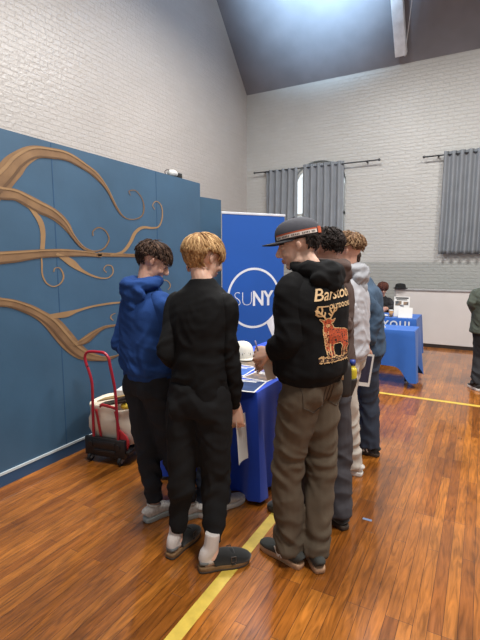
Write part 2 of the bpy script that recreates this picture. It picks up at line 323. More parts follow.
# far wall with two arched window openings, built from strips
WINS = [(-3.86, -2.64, 1.75, 3.25), (-.66, .30, 1.75, 3.1)]
bm = bmesh.new()
def quad(bm, pts):
    return bm.faces.new([bm.verts.new(p) for p in pts])
Yw = 9.5; ZT = 5.42
xs = [-5.2]
for w in WINS: xs += [w[0], w[1]]
xs.append(5)
for i in range(len(xs)-1):
    x0, x1 = xs[i], xs[i+1]
    if i % 2 == 0: quad(bm, [(x0, Yw, -.05), (x1, Yw, -.05), (x1, Yw, ZT), (x0, Yw, ZT)])
    else:
        z0, z1 = WINS[i//2][2:]; cx = (x0+x1)/2; r = (x1-x0)/2; rise = .5
        quad(bm, [(x0, Yw, -.05), (x1, Yw, -.05), (x1, Yw, z0), (x0, Yw, z0)])
        n = 20; prev = None
        for j in range(n+1):
            an = pi-pi*j/n; q = (cx+r*cos(an), z1+rise*sin(an))
            if prev:
                quad(bm, [(prev[0], Yw, prev[1]), (q[0], Yw, q[1]), (q[0], Yw, ZT), (prev[0], Yw, ZT)])
                quad(bm, [(prev[0], Yw, prev[1]), (q[0], Yw, q[1]), (q[0], Yw+.22, q[1]), (prev[0], Yw+.22, prev[1])])
            prev = q
        quad(bm, [(x0, Yw, z0), (x0, Yw, z1), (x0, Yw+.22, z1), (x0, Yw+.22, z0)])
        quad(bm, [(x1, Yw, z0), (x1, Yw, z1), (x1, Yw+.22, z1), (x1, Yw+.22, z0)])
        quad(bm, [(x0, Yw, z0), (x1, Yw, z0), (x1, Yw+.22, z0), (x0, Yw+.22, z0)])
struct(finish('wall_back', bm, M_brickX, smooth=False))
M_winframe = mat('white_window_frame', 'dcdcd8', .5)
M_glass, nt, p = new_mat('frosted_daylight_pane')
p.inputs['Base Color'].default_value = srgb('dfe6ea'); p.inputs['Roughness'].default_value = .3
p.inputs['Emission Color'].default_value = srgb('e6eef2'); p.inputs['Emission Strength'].default_value = .75
for i, (x0, x1, z0, z1) in enumerate(WINS):
    cx = (x0+x1)/2; r = (x1-x0)/2
    bm = bmesh.new()
    out = [(x0, z0), (x1, z0)] + [(cx+r*cos(pi*j/20), z1+.5*sin(pi*j/20)) for j in range(21)]
    bm.faces.new([bm.verts.new((q[0], Yw+.16, q[1])) for q in out])
    w = struct(finish('window_%d' % (i+1), bm, M_glass, smooth=False))
    bm = bmesh.new()
    box(bm, (x0, Yw+.1, z0), (x0+.07, Yw+.155, z1)); box(bm, (x1-.07, Yw+.1, z0), (x1, Yw+.155, z1))
    box(bm, (x0, Yw+.1, z0), (x1, Yw+.155, z0+.07)); box(bm, (cx-.03, Yw+.1, z0), (cx+.03, Yw+.155, z1+.45)); box(bm, (x0, Yw+.1, 2.6), (x1, Yw+.155, 2.66))
    prev = None
    tube(bm, [(cx+(r-.03)*cos(pi*j/16), Yw+.125, z1+.47*sin(pi*j/16), .035, .03) for j in range(17)], V((0, 1, 0)), 6, 1)
    finish('window_frame', bm, M_winframe, w, smooth=False)
# ceiling slope (rises towards the camera) and the opposite slope
bm = bmesh.new()
quad(bm, [(-5.2, 9.7, 5.15), (5, 9.7, 5.15), (5, 3.9, 11.35), (-5.2, 3.9, 11.35)])
quad(bm, [(-5.2, 3.9, 11.35), (5, 3.9, 11.35), (5, -2.5, 5.0), (-5.2, -2.5, 5.0)])
struct(finish('ceiling', bm, M_ceil, smooth=False))
# white sloping beam under the ceiling plus its thin stay rod
M_beam = mat('white_painted_beam', 'dde1e6', .5)
sl = V((0, -1.3, 1.39)).normalized(); nrm = V((0, -1.39, -1.3)).normalized()
bm = bmesh.new()
st = V((-1.6, 9.33, 5.5)); L = 3.0
obox(bm, st+sl*L/2+nrm*.09, V((1, 0, 0)), sl, nrm, .2, L, .16, .01)
o = struct(finish('trim_2', bm, M_beam, smooth=False))
bm = bmesh.new()
a0 = st+V((.08, 0, 0))+nrm*.2; b0 = a0+sl*2.8+V((.55, 0, 0))
tube(bm, [(*a0, .006, .006), (*b0, .006, .006)], n=6, k=1)
finish('stay_rod', bm, M_beam, o)

# blue painted partition with its end return, joints, baseboard, mural
bm = bmesh.new(); box(bm, (-3.02, -2.4, 0), (-2.9, 4.364, 2.47))
part = struct(finish('wall_left_partition', bm, M_blueboard, smooth=False))
bm = bmesh.new()
for y in (1.14, 2.36, 3.58): box(bm, (-2.9, y-.004, .1), (-2.8985, y+.004, 2.468))
finish('board_joint', bm, M_seam, part, smooth=False)
bm = bmesh.new(); obox(bm, V((-2.99, 4.62, 1.17)), V((.19, .98, 0)).normalized(), V((-.98, .19, 0)).normalized(), V((0, 0, 1)), .44, .1, 2.34)
struct(finish('wall_left_return', bm, mat('blue_painted_return', '36566e', .55, .1, 3), smooth=False))
bm = bmesh.new(); box(bm, (-2.9, -2.4, 0), (-2.893, 4.36, .085)); o = struct(finish('baseboard_left', bm, M_bluebase, smooth=False))
bm = bmesh.new(); box(bm, (-2.9, -2.4, .085), (-2.889, 4.36, .103)); finish('top_strip', bm, M_whiteline, o, smooth=False)

def stroke(bm, pts, xo, wk=1, off=0, k=6):
    rows = catmull(pts, k); n = len(rows); prev = None
    for i, (y, z, w) in enumerate(rows):
        a = rows[max(i-1, 0)]; b = rows[min(i+1, n-1)]
        t = V((b[0]-a[0], b[1]-a[1])); t = t.normalized() if t.length > 1e-6 else V((1, 0))
        nn = V((-t.y, t.x)); w = max(w, .004)*wk*(1+.12*noise.noise(V((y*5, z*5, 3))))
        c = V((y, z))+nn*w*off
        # widths were measured across the foreshortened wall: widen along y only
        h = V((nn.x*w/2*1.9, nn.y*w/2))
        q = (bm.verts.new((xo, c.x+h.x, c.y+h.y)), bm.verts.new((xo, c.x-h.x, c.y-h.y)))
        if prev: bm.faces.new((prev[0], q[0], q[1], prev[1]))
        prev = q
for i, s in enumerate(MURAL):
    thin = max(q[2] for q in s) < .06
    bm = bmesh.new(); stroke(bm, [(a, b, c*(.6 if c < .045 else 1)) for a, b, c in s], -2.8975+.0002*i)
    finish('mural_branch', bm, M_mural_hi if thin else M_mural, part, smooth=False)
    if not thin:
        bm = bmesh.new(); stroke(bm, s, -2.8945+.0002*i, .16, 2.2); finish('mural_highlight', bm, M_mural_hi, part, smooth=False)
        bm = bmesh.new(); stroke(bm, s, -2.8944+.0002*i, .12, -3.2); finish('mural_shadow', bm, M_mural_lo, part, smooth=False)

# small clamp lamp left lying on the top of the partition
r = empty('clip_light', (-2.95, 3.93, 2.47), 'small black and white clip light lying on top of the blue partition', 'clip light')
bm = bmesh.new(); tube(bm, [(-2.95, 3.86, 2.505, .03, .03), (-2.95, 3.93, 2.515, .034, .034), (-2.95, 3.98, 2.51, .025, .025)], n=12, k=2)
finish('lamp_shade', bm, mat('white_enamel', 'd8d8d4', .4), r)
bm = bmesh.new(); box(bm, (-2.97, 3.98, 2.47), (-2.93, 4.07, 2.53), .008); box(bm, (-2.975, 3.8, 2.47), (-2.925, 4.06, 2.478), .002)
finish('clamp', bm, mat('black_plastic', '1d1d1f', .4), r)
bm = bmesh.new(); tube(bm, [(-2.95, 3.8, 2.478, .004, .004), (-2.95, 3.79, 2.51, .004, .004), (-2.95, 3.84, 2.535, .004, .004), (-2.95, 3.9, 2.52, .004, .004)], n=6, k=4)
finish('cord', bm, mat('black_rubber', '18181a', .6), r)

# curtains and rods
M_curt = mat('grey_blackout_curtain', '858a90', .8, .08, 3, bump=.15, bscale=120)
M_rod = mat('steel_rod', '55585c', .35, metal=.7)
def curtain(x0, x1, z0, z1, nf, seed, label):
    bm = bmesh.new(); nx = nf*12; nz = 24; grid = []
    for j in range(nz+1):
        row = []
        for i in range(nx+1):
            u = i/nx; w = j/nz
            a = .035+.015*w
            y = Yw-.13+a*sin(u*nf*2*pi+seed+.5*sin(w*2+seed))+.012*noise.noise(V((u*9, w*3, seed)))
            x = x0+(x1-x0)*u+.02*noise.noise(V((u*4, w*2, seed+9)))*w
            row.append(bm.verts.new((x, y, z1+(z0-z1)*w)))
        grid.append(row)
    for j in range(nz):
        for i in range(nx): bm.faces.new((grid[j][i], grid[j][i+1], grid[j+1][i+1], grid[j+1][i]))
    o = finish('curtain', bm, M_curt, loc=((x0+x1)/2, Yw-.13, z0))
    md = o.modifiers.new('thickness', 'SOLIDIFY'); md.thickness = .003
    tag(o, label, 'curtain', 'grey window curtains')
    r = bmesh.new()
    for k in range(nf): 
        c = x0+(x1-x0)*(k+.5)/nf
        tube(r, [(c, Yw-.13+.032*cos(t*pi/4), z1-.03+.032*sin(t*pi/4), .004, .004) for t in range(9)], n=5, k=1, closed=True)
    finish_split('eyelet_ring', r, M_rod, o)
def rod(x0, x1, z, label):
    bm = bmesh.new(); tube(bm, [(x0, Yw-.13, z, .013, .013), (x1, Yw-.13, z, .013, .013)], n=8, k=1)
    o = finish('curtain_rod', bm, M_rod, loc=(x0, Yw-.13, z)); tag(o, label, 'curtain rod')
    bm = bmesh.new()
    for x in (x0, x1): ell(bm, (x, Yw-.13, z), (.026, .026, .026), u=10, v=8)
    finish_split('finial', bm, M_rod, o)
    bm = bmesh.new()
    for x in (x0+.25, x1-.25): box(bm, (x-.012, Yw-.13, z-.02), (x+.012, Yw, z+.012))
    finish_split('bracket', bm, M_rod, o)
curtain(-4.43, -3.68, 1.73, 3.62, 5, 0, 'narrow grey curtain nearest the corner, above the blue banner')
curtain(-3.56, -2.66, 1.73, 3.66, 6, 2, 'grey curtain covering the right half of the arched window, beside the narrower one')
curtain(-.77, .35, 1.73, 3.62, 8, 4, 'wide grey curtain at the right edge above the white divider')
rod(-4.73, -1.95, 3.6, 'long dark rod carrying the two curtains of the arched window')
rod(-1.12, 1.6, 3.56, 'dark rod carrying the curtain at the right edge')

# low white divider with a top rail and a dark gap under it
M_white = mat('off_white_laminate', 'cfcbc9', .4, .04, 2)
r = empty('divider_panel', (.6, 8.87, 0), 'low long white divider panel standing in front of the far brick wall', 'divider')
bm = bmesh.new(); box(bm, (-1.45, 8.85, .065), (2.8, 8.9, 1.05), .004); finish('panel', bm, M_white, r, smooth=False)
bm = bmesh.new(); box(bm, (-1.46, 8.83, 1.05), (2.8, 8.92, 1.08), .004); box(bm, (-1.46, 8.835, .085), (-1.43, 8.915, 1.05)); finish('edge_rail', bm, mat('grey_aluminium', 'a9a9aa', .4, metal=.3), r, smooth=False)
bm = bmesh.new(); box(bm, (-1.4, 8.86, .0), (2.8, 8.9, .06)); finish('base_rail', bm, mat('dark_brown_base', '2a201c', .6), r, smooth=False)
# black hat on top of the divider
r = empty('bucket_hat', (-1.36, 8.875, 1.08), 'black hat with a rolled brim sitting on top of the white divider', 'hat')
bm = bmesh.new(); M_blk = mat('black_felt', '141416', .9)
tube(bm, [(-1.36, 8.875, 1.09, .1, .085), (-1.36, 8.875, 1.13, .095, .08), (-1.36, 8.875, 1.165, .08, .068), (-1.36, 8.875, 1.18, .03, .03)], V((1, 0, 0)), 18, 4)
finish('crown', bm, M_blk, r)
bm = bmesh.new(); tube(bm, [(-1.36, 8.875, 1.08, .135, .1), (-1.36, 8.875, 1.088, .14, .105), (-1.36, 8.875, 1.1, .1, .085)], V((1, 0, 0)), 18, 2); finish('brim', bm, M_blk, r)
# dark fixing plates in the floor
bm = bmesh.new(); box(bm, (-.56, 2.612, 0), (-.505, 2.632, .001)); tag(finish('tape_scrap', bm, mat('pale_blue_tape', '7f93b5', .5), smooth=False, loc=(-.53, 2.62, 0)), 'tiny scrap of pale blue tape stuck on the wooden floor', 'tape')
# ------------------------------------------------------------------ people
UP = V((0, 0, 1))
def yawv(d): return V((cos(radians(d)), sin(radians(d)), 0))
def rightof(f): return V((f.y, -f.x, 0))
def limb(bm, pts, side, n=14, k=5, power=2.0): tube(bm, pts, side, n, k, power)

def hand(bm, w, df, pn, curl=.5, spread=.12, thumb_side=1, s=1.0, pinch=False):
    """w wrist, df finger direction, pn palm normal; thumb leaves the side of the palm"""
    df = df.normalized(); pn = (pn-df*pn.dot(df)).normalized(); lat = df.cross(pn)*thumb_side
    kn = w+df*.088*s
    tube(bm, [(*(w-df*.02), .026*s, .02*s), (*(w+df*.03*s), .036*s, .016*s), (*(w+df*.07*s), .041*s, .0145*s), (*kn, .038*s, .011*s)], lat, 12, 3, 2.6)
    for i, (o, L) in enumerate(((.030, .070), (.010, .078), (-.010, .072), (-.029, .057))):
        base = w+df*.078*s+lat*o*s
        d = (df+lat*o*spread*22*.3).normalized()
        pts = [(*base, .0088*s, .0088*s)]; p = base+d*.012*s; ang = 0
        pts.append((*p, .0092*s, .0092*s))
        for j, fr in enumerate((.45, .32, .23)):
            ang += curl*(.9 if j == 0 else 1.1)
            dd = d*cos(ang)+pn*sin(ang)
            p = p+dd*L*fr*s; r = (.0085, .0078, .0062)[j]*s
            pts.append((*p, r, r))
        tube(bm, pts, lat, 8, 2)
    b = w+df*.022*s+lat*.026*s+pn*.004
    d1 = (df*.75+lat*.75+pn*.35).normalized(); d2 = (df*.95+lat*.25+pn*(.5 if not pinch else .9)).normalized()
    p1 = b+d1*.034*s; p2 = p1+d2*.032*s; p3 = p2+(d2+pn*.3-lat*.2).normalized()*.024*s
    tube(bm, [(*b, .014*s, .013*s), (*p1, .0115*s, .011*s), (*p2, .0105*s, .0095*s), (*p3, .007*s, .0065*s)], pn, 8, 3)

def headframe(J):
    f = yawv(J['yh']); r = rightof(f); a = radians(J['ph'])
    ff = f*cos(a)-UP*sin(a); uu = UP*cos(a)+f*sin(a)
    if J.get('rh'):
        q = Matrix.Rotation(radians(J['rh']), 3, ff); r = q @ r; uu = q @ uu
    return V(J['head']), ff, r, uu

def body_mesh(J, S):
    s = S.get('s', 1.0); bm = bmesh.new()
    pel, neck = V(J['pel']), V(J['neck'])
    rp = rightof(yawv(J['yp'])); rc = rightof(yawv(J['yc'])); fc = yawv(J['yc'])
    sp = (neck-pel)
    def at(t, ra, rb, fo=0): q = pel+sp*t+fc*fo; return (*q, ra*s, rb*s)
    sides = [rp.lerp(rc, i/8) for i in range(9)]
    tube(bm, [at(-.1, .10, .08), at(0, .15, .105), at(.2, .14, .095), at(.4, .135, .09), at(.65, .155, .1), at(.80, .145, .09), at(.92, .09, .065), at(1.0, .06, .055)], sides, 18, 4, 2.3)
    hc, hf, hr, hu = headframe(J)
    tube(bm, [(*(pel+sp*.9), .06, .06), (*(neck+UP*.0), .054*s, .054*s), (*(neck.lerp(hc-hu*.05-hf*.02, .6)), .047*s, .051*s), (*(hc-hu*.03-hf*.015), .047*s, .051*s)], rc, 14, 4)
    ax = (hr, hf, hu); q = lambda x, y, z: hc+(hr*x+hf*y+hu*z)*s
    E = lambda c, r, u=14, v=10: ell(bm, q(*c), tuple(k*s for k in r), ax, u, v)
    E((0, -.012, .03), (.074, .096, .084), 20, 14); E((0, .028, -.02), (.06, .062, .088), 18, 14)
    E((0, .05, -.092), (.027, .03, .02)); E((0, .015, -.068), (.056, .06, .04)); E((0, .078, .026), (.045, .016, .01))
    for sx in (-1, 1):
        E((.036*sx, .062, -.03), (.022, .022, .02)); E((.031*sx, .073, .004), (.014, .012, .009))
        tube(bm, [(*q(.068*sx, .008, .010), .005, .009), (*q(.077*sx, -.002, .014), .006, .014), (*q(.078*sx, -.007, -.004), .006, .015), (*q(.07*sx, .004, -.024), .005, .007)], hf, 8, 3)
    tube(bm, [(*q(0, .084, .018), .007, .008), (*q(0, .098, -.008), .009, .011), (*q(0, .108, -.027), .013, .012), (*q(0, .088, -.036), .012, .006)], hr, 10, 3)
    E((0, .087, -.057), (.021, .009, .006)); E((0, .084, -.069), (.017, .009, .006))
    sh = pel+sp*.785
    for i, sg in enumerate((-1, 1)):
        a = sh+rc*sg*.14*s; el, wr = V(J['el'][i]), V(J['wr'][i])
        limb(bm, [(*(a-rc*sg*.03), .04, .04), (*a, .042*s, .042*s), (*a.lerp(el, .5), .04*s, .04*s), (*el, .037*s, .037*s), (*el.lerp(wr, .3), .038*s, .036*s), (*wr, .026*s, .022*s)], fc)
        hd = S.get('hands', {}).get(i)
        d = (wr-el).normalized(); df = V(hd[0]).normalized() if hd and hd[0] else d
        pn = V(hd[1]) if hd and hd[1] else -rc*sg
        hand(bm, wr, df, pn, hd[2] if hd else .35, thumb_side=(hd[3] if hd else 1)*1, s=s)
        hip = pel+rp*sg*.085*s-UP*.02; kn, an = V(J['kn'][i]), V(J['an'][i])
        limb(bm, [(*(hip+UP*.05), .07, .07), (*hip, .08*s, .08*s), (*hip.lerp(kn, .5), .06*s, .06*s), (*kn, .044*s, .044*s), (*kn.lerp(an, .35), .04*s, .04*s), (*an.lerp(kn, .1), .03*s, .032*s), (*(an-UP*.03), .032, .036)], rp)
        ff = yawv(J['fy'][i]); gx = V((an.x, an.y, 0))
        tube(bm, [(*(gx-ff*.05+UP*.045), .026, .028), (*(gx+ff*.0+UP*.055), .03, .035), (*(gx+ff*.07+UP*.045), .034, .025), (*(gx+ff*.15+UP*.035), .034, .014)], rightof(ff), 12, 3)
    me = fuse(bm, S.get('vox', .005), 2)
    # colour lips / brows / eyes by where they sit on the head
    for p in me.polygons:
        c = V(p.center)-hc; x, y, z = abs(c.dot(hr))/s, c.dot(hf)/s, c.dot(hu)/s
        if y > .055:
            if x < .023 and -.073 < z < -.053 and y > .08: p.material_index = 1
            elif .016 < x < .047 and .019 < z < .028: p.material_index = 2
            elif .021 < x < .041 and -.002 < z < .008: p.material_index = 3 if x < .027 or x > .036 else 2
    return me

def wrinkle(spec):
    """spec: list of (fn(p)->amount, sx, sy, sz, seed)"""
    def fn(p, n):
        d = 0
        for amt, sx, sy, sz, sd in spec:
            a = amt(p)
            if a: 
                w = noise.noise(V((p.x*4+sd, p.y*4, p.z*3)))
                v = noise.noise(V((p.x*sx+sd+w, p.y*sy+sd*.7-w, p.z*sz+w*2.2+(p.x-p.y)*sx*(.5 if sd % 3 else -.6))))
                d += a*((1-2.4*abs(v))*.75-.25 if sd % 2 else v*.9+w*.3)
        return d
    return fn

def trousers_mesh(J, S):
    s = S.get('s', 1.0); w = S.get('legw', 1.0); bm = bmesh.new()
    pel = V(J['pel']); rp = rightof(yawv(J['yp'])); fp = yawv(J['yp'])
    sp = (V(J['neck'])-pel)
    top = S.get('waist', .16)
    tube(bm, [(*(pel-UP*.07), .125*s*w, .1*s*w), (*pel, .168*s, .125*s), (*(pel+sp*top*.6), .165*s, .122*s), (*(pel+sp*top), .155*s, .115*s)], [rp, rp], 20, 4, 2.3)
    # seat
    for sg in (-1, 1): ell(bm, pel+rp*sg*.075*s-fp*.045*s-UP*.02, (.08*s, .08*s, .1*s), (rp, fp, UP))
    cuff = S.get('cuff', 'straight')
    for i, sg in enumerate((-1, 1)):
        hip = pel+rp*sg*.082*s-UP*.03; kn, an = V(J['kn'][i]), V(J['an'][i])
        lo = an.lerp(kn, S.get('hem', .0)/(kn.z-an.z)) if S.get('hem') else an-UP*.03
        rs = S.get('legr', (.094, .086, .07, .062, .05))
        if cuff == 'jogger':
            pts = [(*(hip+UP*.05), .085*s, .09*s), (*hip, rs[0]*s, rs[0]*1.05*s), (*hip.lerp(kn, .45), rs[1]*s, rs[1]*s), (*kn, rs[2]*s, rs[2]*s), (*kn.lerp(lo, .4), rs[3]*s, rs[3]*s), (*kn.lerp(lo, .8), rs[4]*s, rs[4]*s), (*kn.lerp(lo, .88), rs[4]*.82*s, rs[4]*.85*s), (*lo, rs[4]*.74*s, rs[4]*.78*s)]
        else:
            pts = [(*(hip+UP*.05), .085*s, .09*s), (*hip, rs[0]*s, rs[0]*1.05*s), (*hip.lerp(kn, .5), rs[1]*s, rs[1]*s), (*kn, rs[2]*s, rs[2]*s), (*kn.lerp(lo, .5), rs[3]*s, rs[3]*s), (*kn.lerp(lo, .85), rs[4]*s, rs[4]*s), (*lo, rs[4]*s, rs[4]*1.04*s)]
        tube(bm, pts, rp, 16, 5)
    me = fuse(bm, .0085, 3)
    kz = (J['kn'][0][2]+J['kn'][1][2])/2; az = S.get('hem', 0)+.1
    A = S.get('wr', 1)
    g = lambda z, c, w_: exp(-((z-c)/w_)**2)
    f = [(lambda p: A*(.007+.010*g(p.z, kz-.02, .12)+.010*g(p.z, az+.05, .11)+.007*g(p.z, pel.z-.1, .08)), 5, 5, 9, S['seed']*2+1),
         (lambda p: A*(.005+.012*g(p.z, az+.04, .09)+.008*g(p.z, kz, .1)), 8, 8, 20, S['seed']*2+2)]
    displace(me, wrinkle(f))
    return me

def top_mesh(J, S):
    s = S.get('s', 1.0); bm = bmesh.new(); kind = S.get('top', 'hoodie')
    pel, neck = V(J['pel']), V(J['neck']); sp = neck-pel
    rp = rightof(yawv(J['yp'])); rc = rightof(yawv(J['yc'])); fc = yawv(J['yc'])
    def at(t, ra, rb, fo=0): q = pel+sp*t+fc*fo; return (*q, ra*s, rb*s)
    sides = [rp.lerp(rc, i/8) for i in range(9)]
    h0 = S.get('hemt', .02); b = S.get('bulk', 1.0)
    if kind == 'hoodie':
        rings = [at(h0, .165*b, .13*b), at(h0+.05, .168*b, .132*b), at(h0+.09, .186*b, .15*b), at(.3, .186*b, .152*b), at(.52, .188*b, .148*b), at(.7, .196*b, .145*b), at(.84, .182*b, .125*b), at(.93, .125*b, .095), at(1.0, .075, .072), at(1.03, .066, .064)]
        ar = (.072, .07, .066, .062, .054, .042)
    elif kind == 'shirt':
        rings = [at(h0, .17*b, .127*b), at(h0+.1, .17*b, .125*b), at(.3, .162*b, .12*b), at(.52, .17*b, .122*b), at(.7, .182*b, .124*b), at(.84, .175*b, .112*b), at(.93, .118*b, .085), at(.995, .068, .064), at(1.01, .062, .06)]
        ar = (.06, .058, .054, .05, .042, .034)
    else:
        rings = [at(h0, .19*b, .14*b), at(h0+.1, .186*b, .138*b), at(.3, .18*b, .135*b), at(.52, .184*b, .135*b), at(.7, .192*b, .138*b), at(.84, .182*b, .12*b), at(.93, .125*b, .09), at(1.0, .076, .072), at(1.03, .07, .068)]
        ar = (.07, .066, .06, .057, .05, .043)
    tube(bm, rings, sides, 22, 4, 2.35)
    sh = pel+sp*(.80 if kind == 'shirt' else .825); sleeves = []
    for i, sg in enumerate((-1, 1)):
        a = sh+rc*sg*.148*s*b; el, wr = V(J['el'][i]), V(J['wr'][i]); end = el.lerp(wr, S.get('slv', .97))
        k = s*(.5+.5*b); b2 = bmesh.new()
        ell(bm, a+rc*sg*.0-UP*.01, (ar[0]*k*.9, ar[0]*k*.9, ar[0]*k*.95))
        limb(b2, [(*(a-rc*sg*.055+UP*.008), ar[0]*k*.9, ar[0]*k*.95), (*(a+rc*sg*.002), ar[0]*k*.98, ar[0]*k*.98), (*a.lerp(el, .5), ar[1]*k, ar[1]*k), (*el, ar[2]*k, ar[2]*k), (*el.lerp(end, .45), ar[3]*k, ar[3]*k), (*el.lerp(end, .82), ar[4]*k, ar[4]*k), (*el.lerp(end, .88), ar[5]*k, ar[5]*k), (*end, ar[5]*.92*k, ar[5]*.92*k)], fc, 16)
        sleeves.append(fuse(b2, .0075, 3))
    me = fuse(bm, .0085, 4)
    A = S.get('wt', 1); hz = (pel+sp*h0).z
    els = [V(e) for e in J['el']]; wrs = [V(e) for e in J['wr']]
    def am(p):
        e = min((p-q).length for q in els); w = min((p-q).length for q in wrs)
        return A*(.006+.016*exp(-(e/.11)**2)+.010*exp(-(w/.1)**2)+.009*exp(-((p.z-hz-.1)/.08)**2))
    f = [(lambda p: am(p)*.9, 7, 7, 11, S['seed']*2+5), (lambda p: am(p)*.45, 14, 14, 26, S['seed']*2+8), (lambda p: A*.011, 9, 9, 2.2, S['seed']*2+4)]
    displace(me, wrinkle(f))
    for sl in sleeves: displace(sl, wrinkle(f))
    return me, sleeves

def hood_mesh(J, S):
    s = S.get('s', 1); bm = bmesh.new(); nk = V(J['neck']); rc = rightof(yawv(J['yc'])); fc = yawv(J['yc']); k = S.get('hoodk', 1)
    pts = []
    for a in range(12):
        t = 2*pi*a/12; back = (1-sin(t))/2
        c = nk+rc*cos(t)*.083*s+fc*(sin(t)*.078-.014)+UP*(S.get('hz', .025)-.018*back+.01*(1-back))
        r = (.026+.02*back)*s*k
        pts.append((*c, r, r*(1.1+.35*back)))
    pts.append(pts[0]); tube(bm, pts, [V(UP)]*2, 12, 3, closed=True)
    ell(bm, nk-fc*.105*s*k-UP*.045*s, (.118*s*k, .048*s*k, .08*s*k*S.get('sackk', 1)), (rc, (fc+UP*.35).normalized(), (UP-fc*.35).normalized()), 18, 14)
    ell(bm, nk-fc*.12*s*k-UP*(.115*S.get('sackk', 1))*s, (.055*s*k, .03*s*k, .04*s*k), (rc, fc, UP))
    me = fuse(bm, .007, 3)
    displace(me, wrinkle([(lambda p: .013, 9, 9, 13, S['seed']*2+3), (lambda p: .007, 15, 15, 30, S['seed']*2+6)]))
    return me

def hair_mesh(J, S, style):
    hc, hf, hr, hu = headframe(J); s = S.get('s', 1); rnd = random.Random(S['seed'])
    bm = bmesh.new(); R = V((.078, .1, .088)); cen = hc+(hu*.03-hf*.012)*s
    low = style.get('low', -.62); fr = style.get('front', .42)
    def line(d):  # lowest allowed z on the unit skull for a horizontal direction
        az = atan2(d.y, abs(d.x))  # -90 back .. +90 front
        t = (az+pi/2)/pi
        if t < .42: return low+(t/.42)*(.28)
        if t < .55: return low+.28+(t-.42)/.13*(.05-(low+.28))
        return .05+(t-.55)/.45*(fr-.05)
    def ear(d): return abs(d.x) > .72 and d.z < -.02 and -.3 < d.y < .4
    def P(d, h): return cen+(hr*d.x*(R.x+h)+hf*d.y*(R.y+h)+hu*d.z*(R.z+h))*s
    # undercap
    nu, nv = 40, 22; G = {}
    for j in range(nv+1):
        th = pi*j/nv
        for i in range(nu):
            ph = 2*pi*i/nu; d = V((sin(th)*cos(ph), sin(th)*sin(ph), cos(th)))
            if d.z > line(d)-.12 and not (ear(d) and d.z < -.12):
                h = style.get('vol', .008)*(1+.5*noise.noise(d*4+V((S['seed'], 0, 0))))*min(1, max(.15, (d.z-line(d)+.15)*2.2))
                G[i, j] = bm.verts.new(P(d, h))
    for j in range(nv):
        for i in range(nu):
            q = [(i, j), (i, j+1), ((i+1) % nu, j+1), ((i+1) % nu, j)]
            if all(k in G for k in q):
                f = bm.faces.new([G[k] for k in q]); f.material_index = 0
    bmesh.ops.remove_doubles(bm, verts=bm.verts[:], dist=.0006)
    # locks
    cnt = style.get('n', 520); made = 0
    while made < cnt:
        d = V((rnd.gauss(0, 1), rnd.gauss(0, 1), rnd.gauss(0, 1))).normalized()
        if d.z < line(d)-.02 or ear(d): continue
        made += 1
        up = max(0, d.z)
        L = style.get('len', .05)*(.55+.6*up)*rnd.uniform(.7, 1.25)
        if d.z < .15: L *= style.get('sides', .6)
        crown = V(style.get('crown', (0, -.35, .93))).normalized()
        t = d-crown; t = t-d*t.dot(d)
        t = t.normalized() if t.length > .05 else V((rnd.gauss(0, 1), rnd.gauss(0, 1), 0)).normalized()
        t = (t+V((rnd.gauss(0, 1), rnd.gauss(0, 1), rnd.gauss(0, 1)))*style.get('mess', .25)+V((0, style.get('fwd', .3)*up, -.15))).normalized()
        t = (t-d*t.dot(d)*.8).normalized()
        h = style.get('vol', .008); w = rnd.uniform(.0035, .0065)*style.get('wide', 1); pts = []
        nseg = 4; q = d.copy(); curl = style.get('curl', 0); ph0 = rnd.uniform(0, 6)
        for k in range(nseg+1):
            f = k/nseg
            lift = h*(.5+.9*sin(f*pi*.8))+style.get('lift', .004)*f*rnd.uniform(.5, 1.3)
            qq = (q+t*(L/.09)*f).normalized()
            if k and ear(qq): break
            c = P(qq, lift*(1 if qq.z > -.2 else .6))
            if curl: c += (hr*sin(ph0+f*7)+hu*cos(ph0+f*7))*curl
            wd = w*(1-.8*f**1.5)*s
            pts.append((*c, wd, wd*.5))
        if len(pts) < 3: continue
        n0 = len(bm.faces); mi = rnd.choice((0, 1, 1, 2))
        for f in tube(bm, pts, hr.cross(hf*t.y+hr*t.x+hu*t.z)+hr*.01 if False else None, 5, 1): f.material_index = mi
    me = bpy.data.meshes.new('hair'); bmesh.ops.recalc_face_normals(bm, faces=bm.faces[:]); bm.to_mesh(me); bm.free()
    return me

